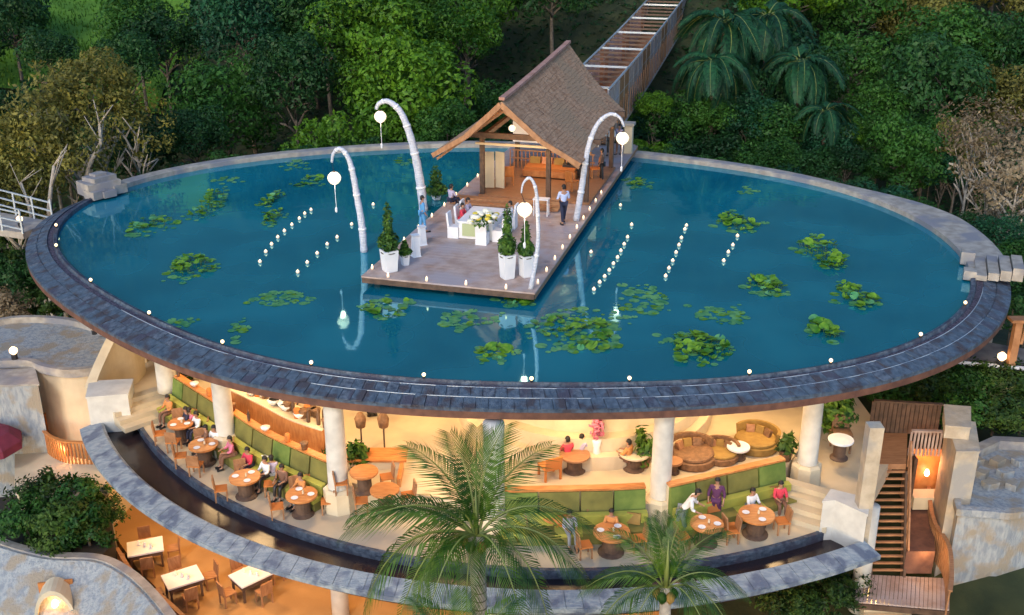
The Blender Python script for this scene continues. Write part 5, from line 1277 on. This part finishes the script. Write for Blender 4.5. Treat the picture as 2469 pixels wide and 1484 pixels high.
# ------------------------------------------------------------------ front palms
FB = [frondmesh(20, droop=.95, nl=29, lw=.013, ll=.30, rise=.55, vee=.05), frondmesh(21, droop=.6, nl=29, lw=.013, ll=.29, rise=.5, vee=.2), frondmesh(22, droop=1.25, nl=29, lw=.013, ll=.30, rise=.55, vee=0.)]
def palm(label, px, py, Y, fr, tr=.16, fs=.98):
    q = atY(px, py, Y); g = gz(q.x, q.y)-.2; t = thing('coconut_palm', label, 'palm', (q.x, q.y, g), 0, 'coconut palms in front of the building')
    H_ = q.z-g; MB().tube([(0.3, 0, 0), (.22, 0, H_*.35), (.08, 0, H_*.75), (0, 0, H_)], [tr*1.5, tr*1.05, tr, tr*1.15], 12).build('trunk', M['bark_pale'], t, True, local=True)
    for i in range(26):
        z = H_-.12-i*.22; MB().lathe([(tr*1.02, 0), (tr*1.12, .03), (tr*1.02, .06)], 12, (.08*(H_-z)/(H_*.25)*1. if z > H_*.75 else .08+.14*(H_*.75-z)/(H_*.4), 0, z)).build('trunk_ring', M['bark'], t, True, local=True)
    for k in range(6):
        a = k*1.05; MB().lathe([(.03, -.12), (.10, -.02), (.11, .06), (.05, .14)], 8, (math.cos(a)*tr*1.5, math.sin(a)*tr*1.5, H_-.2)).build('coconut', M['gold_sofa'] if k % 2 else M['plant'], t, True, local=True)
    MB().tube([(0, 0, H_), (.01, 0, H_+.5), (.0, 0, H_+1.15)], [.07, .04, .008], 7).build('spear_leaf', M['palm_rib'], t, True, local=True)
    for az, el, L_, k in fr:
        obj('frond', FB[k], t, (math.cos(az)*.05, math.sin(az)*.05, H_), (0, -el, az), L_*fs*.94, m=None)
D_ = math.radians
fr = [(D_(178), .50, 3.2, 0), (D_(168), .15, 3.3, 1), (D_(186), -.12, 3.4, 0), (D_(150), .9, 2.9, 1), (D_(120), 1.15, 2.7, 1), (D_(60), 1.15, 2.9, 1), (D_(30), .85, 3.0, 1), (D_(8), .45, 3.0, 0), (D_(-8), .1, 3.0, 0), (D_(-30), -.1, 2.9, 2), (D_(-60), .2, 2.6, 2), (D_(-120), .25, 2.4, 2), (D_(-150), 0, 2.7, 2), (D_(205), -.3, 2.9, 2), (D_(90), 1.0, 2.8, 1), (D_(-100), -.3, 2.2, 2), (D_(240), .85, 2.3, 1)]
palm('tall coconut palm in front of the middle of the building', 1148, 1290, 19.5, fr)
fr2 = [(D_(175), .35, 2.4, 0), (D_(155), .8, 2.3, 1), (D_(110), 1.1, 2.0, 1), (D_(60), 1.2, 2.3, 1), (D_(25), .75, 2.4, 1), (D_(5), .3, 2.4, 0), (D_(-20), .1, 2.4, 2), (D_(-60), .4, 2.2, 2), (D_(-130), .3, 2.0, 2), (D_(195), -.1, 2.5, 0), (D_(90), .9, 2.2, 1)]
palm('smaller coconut palm right of the tall one, lower in the picture', 1605, 1415, 18.5, fr2, .11, .82)
fr3 = [(D_(170), .35, 2.6, 0), (D_(140), .9, 2.2, 1), (D_(95), 1.0, 2.0, 1), (D_(40), .9, 2.2, 1), (D_(10), .4, 2.7, 0), (D_(-20), .2, 2.5, 2), (D_(-90), .2, 2.2, 2), (D_(200), 0, 2.6, 0), (D_(-160), .2, 2.6, 2)]
palm('low coconut palm at the bottom edge, below the tall one', 1120, 1640, 16.5, fr3, .12)

# ------------------------------------------------------------------ jungle shrubs in front of the palms and trees (smaller crowns of mixed greens)
k = 0
for i in range(24):
    px = 1570+(i % 12)*78+rnd.uniform(-12, 12); row = i//12
    q = atY(px, (330, 240)[row]+.075*(px-1560)*(1-row*.3)+rnd.uniform(-25, 25), 62.5+row*3.2+rnd.uniform(-1, 1)); g = gz(q.x, q.y)
    r_ = rnd.uniform(1.1, 2.0); m_ = ('leaf_bright', 'leaf_mid', 'leaf_dark', 'leaf_mid', 'leaf_teal')[rnd.randrange(5)]
    if q.z+r_ < -.3 and row == 0: q.z = rnd.uniform(-1.6, 1.2)
    t = thing('jungle_shrub', {'leaf_bright': 'bright green', 'leaf_mid': 'mid green', 'leaf_dark': 'dark green', 'leaf_teal': 'blue green'}[m_]+' rounded shrub tree right of the bridge, '+ORD[i % 12]+' from the left, '+('front' if row == 0 else 'back')+' row', 'tree', (q.x, q.y, g), rnd.uniform(0, 6), 'shrub trees right of the bridge')
    obj('crown', CR[i % 6], t, (0, 0, q.z-r_*.7-g), None, (r_*1.2, r_*1.2, r_), m=M[m_])
    obj('trunk', TM[i % 4], t, (0, 0, 0), None, (1.2, 1.2, max(.5, q.z-r_*.7-g)), m=M['bark'])
# ------------------------------------------------------------------ more life in the restaurant: place settings, guests, plants
st_ = MB().lathe([(.02, 0), (.10, .004), (.115, .014)], 12).mesh('plate', M['cloth_white'])
gl_ = MB().lathe([(.03, 0), (.035, .005), (.03, .12)], 8).mesh('tumbler', M['cream'])
for i, (px, py, r, where) in enumerate(TAB):
    p = at(px, py, ZF+.72)
    for k in range(3):
        a = k*2.1+i; o = obj('plate', st_, None, (p.x+math.cos(a)*r*.6, p.y+math.sin(a)*r*.6, ZF+.735)); tag(o, ('left', 'near', 'right')[k]+' white plate on the orange table '+where, 'plate', 'plates on the orange tables')
    o = obj('tumbler', gl_, None, (p.x+.05, p.y, ZF+.735)); tag(o, 'glass tumbler on the orange table '+where, 'glass', 'glasses on the orange tables')
seatat(660, 1172, 'guest in lilac shirt on a near chair of the left tables', 'lilac', 'grey', .2)
person('waiter in white shirt and black trousers behind the bar counter', at(900, 1045, ZF)+Vector((0, 0, 0)), 2.9, 'shirt_white', 'black', 'carry', group=None)
person('waitress in pink top standing left of the buffet counter', at(625, 985, ZU), 2.5, 'pink', 'black')
potted('leafy plant in a pot between the column and the bar counter', at(868, 1165, ZF), 1.3, .4, 'plant', 500)
potted('tall thin plant in a pot at the right end of the left green bench', at(800, 1150, ZF), 1.2, .3, 'leaf_bush', 400)
mk_table('small dark side table left of the brown wicker sofa', at(1622, 1140, ZU), .3, .45, M['wood_warm'])
# drain grilles and joints of the lower parapet: thin coping stones laid on top, each its own piece
NCP = 64
for i in range(NCP):
    t0 = Tp0+.02+(Tp1-Tp0-.04)*i/NCP; t1 = Tp0+.02+(Tp1-Tp0-.04)*(i+.965)/NCP; b = MB(); h = .02+rnd.random()*.015
    for zo in (0, h):
        for t_, s_ in ((t0, .13), (t1, .13), (t1, .97), (t0, .97)):
            a = pp(PI_, t_, 0); c = pp(PO, t_, 0)
            if (c-a).length < .3: c = a+(a-Vector((CX, CY, 0))).normalized()*.6
            q = a.lerp(c, s_); b.v.append((q.x, q.y, ZF+.14-.16*(s_-.12)/.88+.006+zo))
    b.f += [(0, 1, 2, 3), (4, 5, 6, 7), (0, 1, 5, 4), (1, 2, 6, 5), (2, 3, 7, 6), (3, 0, 4, 7)]
    b.build('coping_stone', M['coping'], bld)
# hanging roof skirt of the pavilion: dark inside lining under the thatch
for side in (1, -1):
    b = MB(); n = 20
    for i in range(n+1):
        for h_ in (0, .5, .98): b.v.append(tuple(rp(side, i/n, h_, -.10)))
    for i in range(n):
        for k in range(2): b.f.append((i*3+k, i*3+k+1, (i+1)*3+k+1, (i+1)*3+k))
    b.build('roof_lining', M['wood_warm'], pv, local=True)

# ------------------------------------------------------------------ more guests and table clutter along the left tiers
def on_bench(curve, f, lab, tp_c, bt_c, turn=0.):
    i = max(1, min(len(curve)-2, int(f*(len(curve)-1)))); a, c = curve[i-1], curve[i+1]
    d = Vector((c[0]-a[0], c[1]-a[1], 0)).normalized(); o = Vector((d.y, -d.x, 0))
    p = Vector((curve[i][0], curve[i][1], ZF+.03))+o*.74
    person(lab, p, math.atan2(o.y, o.x)-math.pi/2+turn, tp_c, bt_c, 'sit', group='guests seated in the restaurant')
for cv, f, lab, a_, b__, tn in ((cl, .12, 'guest in orange top at the far left end of the green bench', 'orange', 'brown', .2), (cl, .24, 'guest in dark blue on the green bench, just left of the far left column', 'navy', 'grey', -.3),
        (cl, .43, 'guest in white shirt on the green bench, first right of the far left column', 'shirt_white', 'brown', .3), (cl, .52, 'guest in reddish pink on the left green bench, near its middle', 'pink', 'brown', -.2),
        (cl, .60, 'guest in red on the left green bench, beside the one in pink', 'red', 'navy', .2), (cl, .72, 'guest in black trousers and white shirt on the left green bench', 'shirt_white', 'black', 0),
        (cl, .80, 'guest in brown on the left green bench, above the second table from the palm', 'brown', 'black', .3), (cl, .93, 'guest in orange on the left green bench, beside the column near the palm', 'orange', 'grey', -.1),
        (c1, .45, 'guest in lilac in the middle of the middle green bench', 'lilac', 'grey', .2), (c1, .72, 'guest in orange top on the middle green bench, nearer the column', 'orange', 'brown', -.2),
        (c2, .62, 'guest in white shirt on the right green bench', 'shirt_white', 'grey', .1), (c2, .86, 'guest in red top at the right end of the right green bench', 'red', 'brown', -.3)):
    on_bench(cv, f, lab, a_, b__, tn)
for px, py, lab, tp_c, bt_c in ((615, 985, 'guest in pink seated behind the buffet counter, left one', 'pink', 'grey'), (690, 1015, 'guest in white seated behind the buffet counter, right one', 'shirt_white', 'navy')):
    p = at(px, py, ZU); person(lab, (p.x+.3, p.y+1.2, ZU+.25), 2.8, tp_c, bt_c, 'sit', group='guests seated in the restaurant')
for i, (px, py, lab) in enumerate(((880, 1185, 'small orange table right of the column beside the tall palm'), (930, 1230, 'small orange table half hidden behind the tall palm at its left'), (1340, 1290, 'small orange table right of the tall palm trunk'))):
    p = at(px, py, ZU if px < 1000 else ZF); mk_table(lab, p, .45, .72, M['wood_orange'], 'round orange tables on the restaurant floor')
    for k, a in enumerate((.3, 3.3)):
        chair(chairp, p+Vector((math.cos(a)*.72, math.sin(a)*.72, 0)), a+math.pi/2, ('right', 'left')[k]+' chair of the '+lab)
for i in range(9):
    p = at(455+43*i, 975+21*i, ZCAP); k_ = kinds[i % 4]
    q = cl[min(len(cl)-1, int((i+.5)*len(cl)/9))]
    o = MB().lathe([(a*1.2, z*1.2) for a, z in k_[1]], 8).build(k_[0], M[k_[3]], smooth=True); o.location = (q[0], q[1]+.03, ZCAP+.002)
    tag(o, k_[2]+', '+ORD[i]+' from the left on the wood cap of the left bench', 'table ware', 'things on the wood cap of the left bench')

# ------------------------------------------------------------------ undergrowth covering the jungle floor (one uncountable mass)
ug = MB(); rg = random.Random(99)
for i in range(46000):
    y = 57+62*rg.random()**1.3; x = rg.uniform(-1, 1)*(y*.55+6)
    if -60 < x < -24 and y > 77 and abs((x+12)/(y)+.31) < .13: continue
    z = gz(x, y)+rg.random()**2*1.1; s_ = rg.uniform(.12, .34); a = rg.uniform(0, 6.28); k = len(ug.v)
    ca, sa = math.cos(a)*s_, math.sin(a)*s_; t_ = rg.uniform(-.1, .25)
    ug.v += [(x-ca, y-sa, z), (x+sa*.5, y-ca*.5, z+t_), (x+ca, y+sa, z+rg.uniform(-.1, .2)), (x-sa*.5, y+ca*.5, z+t_)]; ug.f += [(k, k+1, k+2, k+3)]
tag(ug.build('undergrowth', M['leaf_dark'], fix=False), kind='stuff')
lg = MB()
for i in range(16000):
    y = rg.uniform(78, 118); x = -33-(y-78)*.45+rg.uniform(-13, 13); z = gz(x, y)+.5; h = rg.uniform(.15, .4); a = rg.uniform(0, 6.28); w_ = .06; k = len(lg.v)
    lg.v += [(x-math.cos(a)*w_, y-math.sin(a)*w_, z), (x+math.cos(a)*w_, y+math.sin(a)*w_, z), (x+rg.uniform(-.12, .12), y+rg.uniform(-.12, .12), z+h)]; lg.f += [(k, k+1, k+2)]
tag(lg.build('grass', M['leaf_bright'], fix=False), kind='stuff')
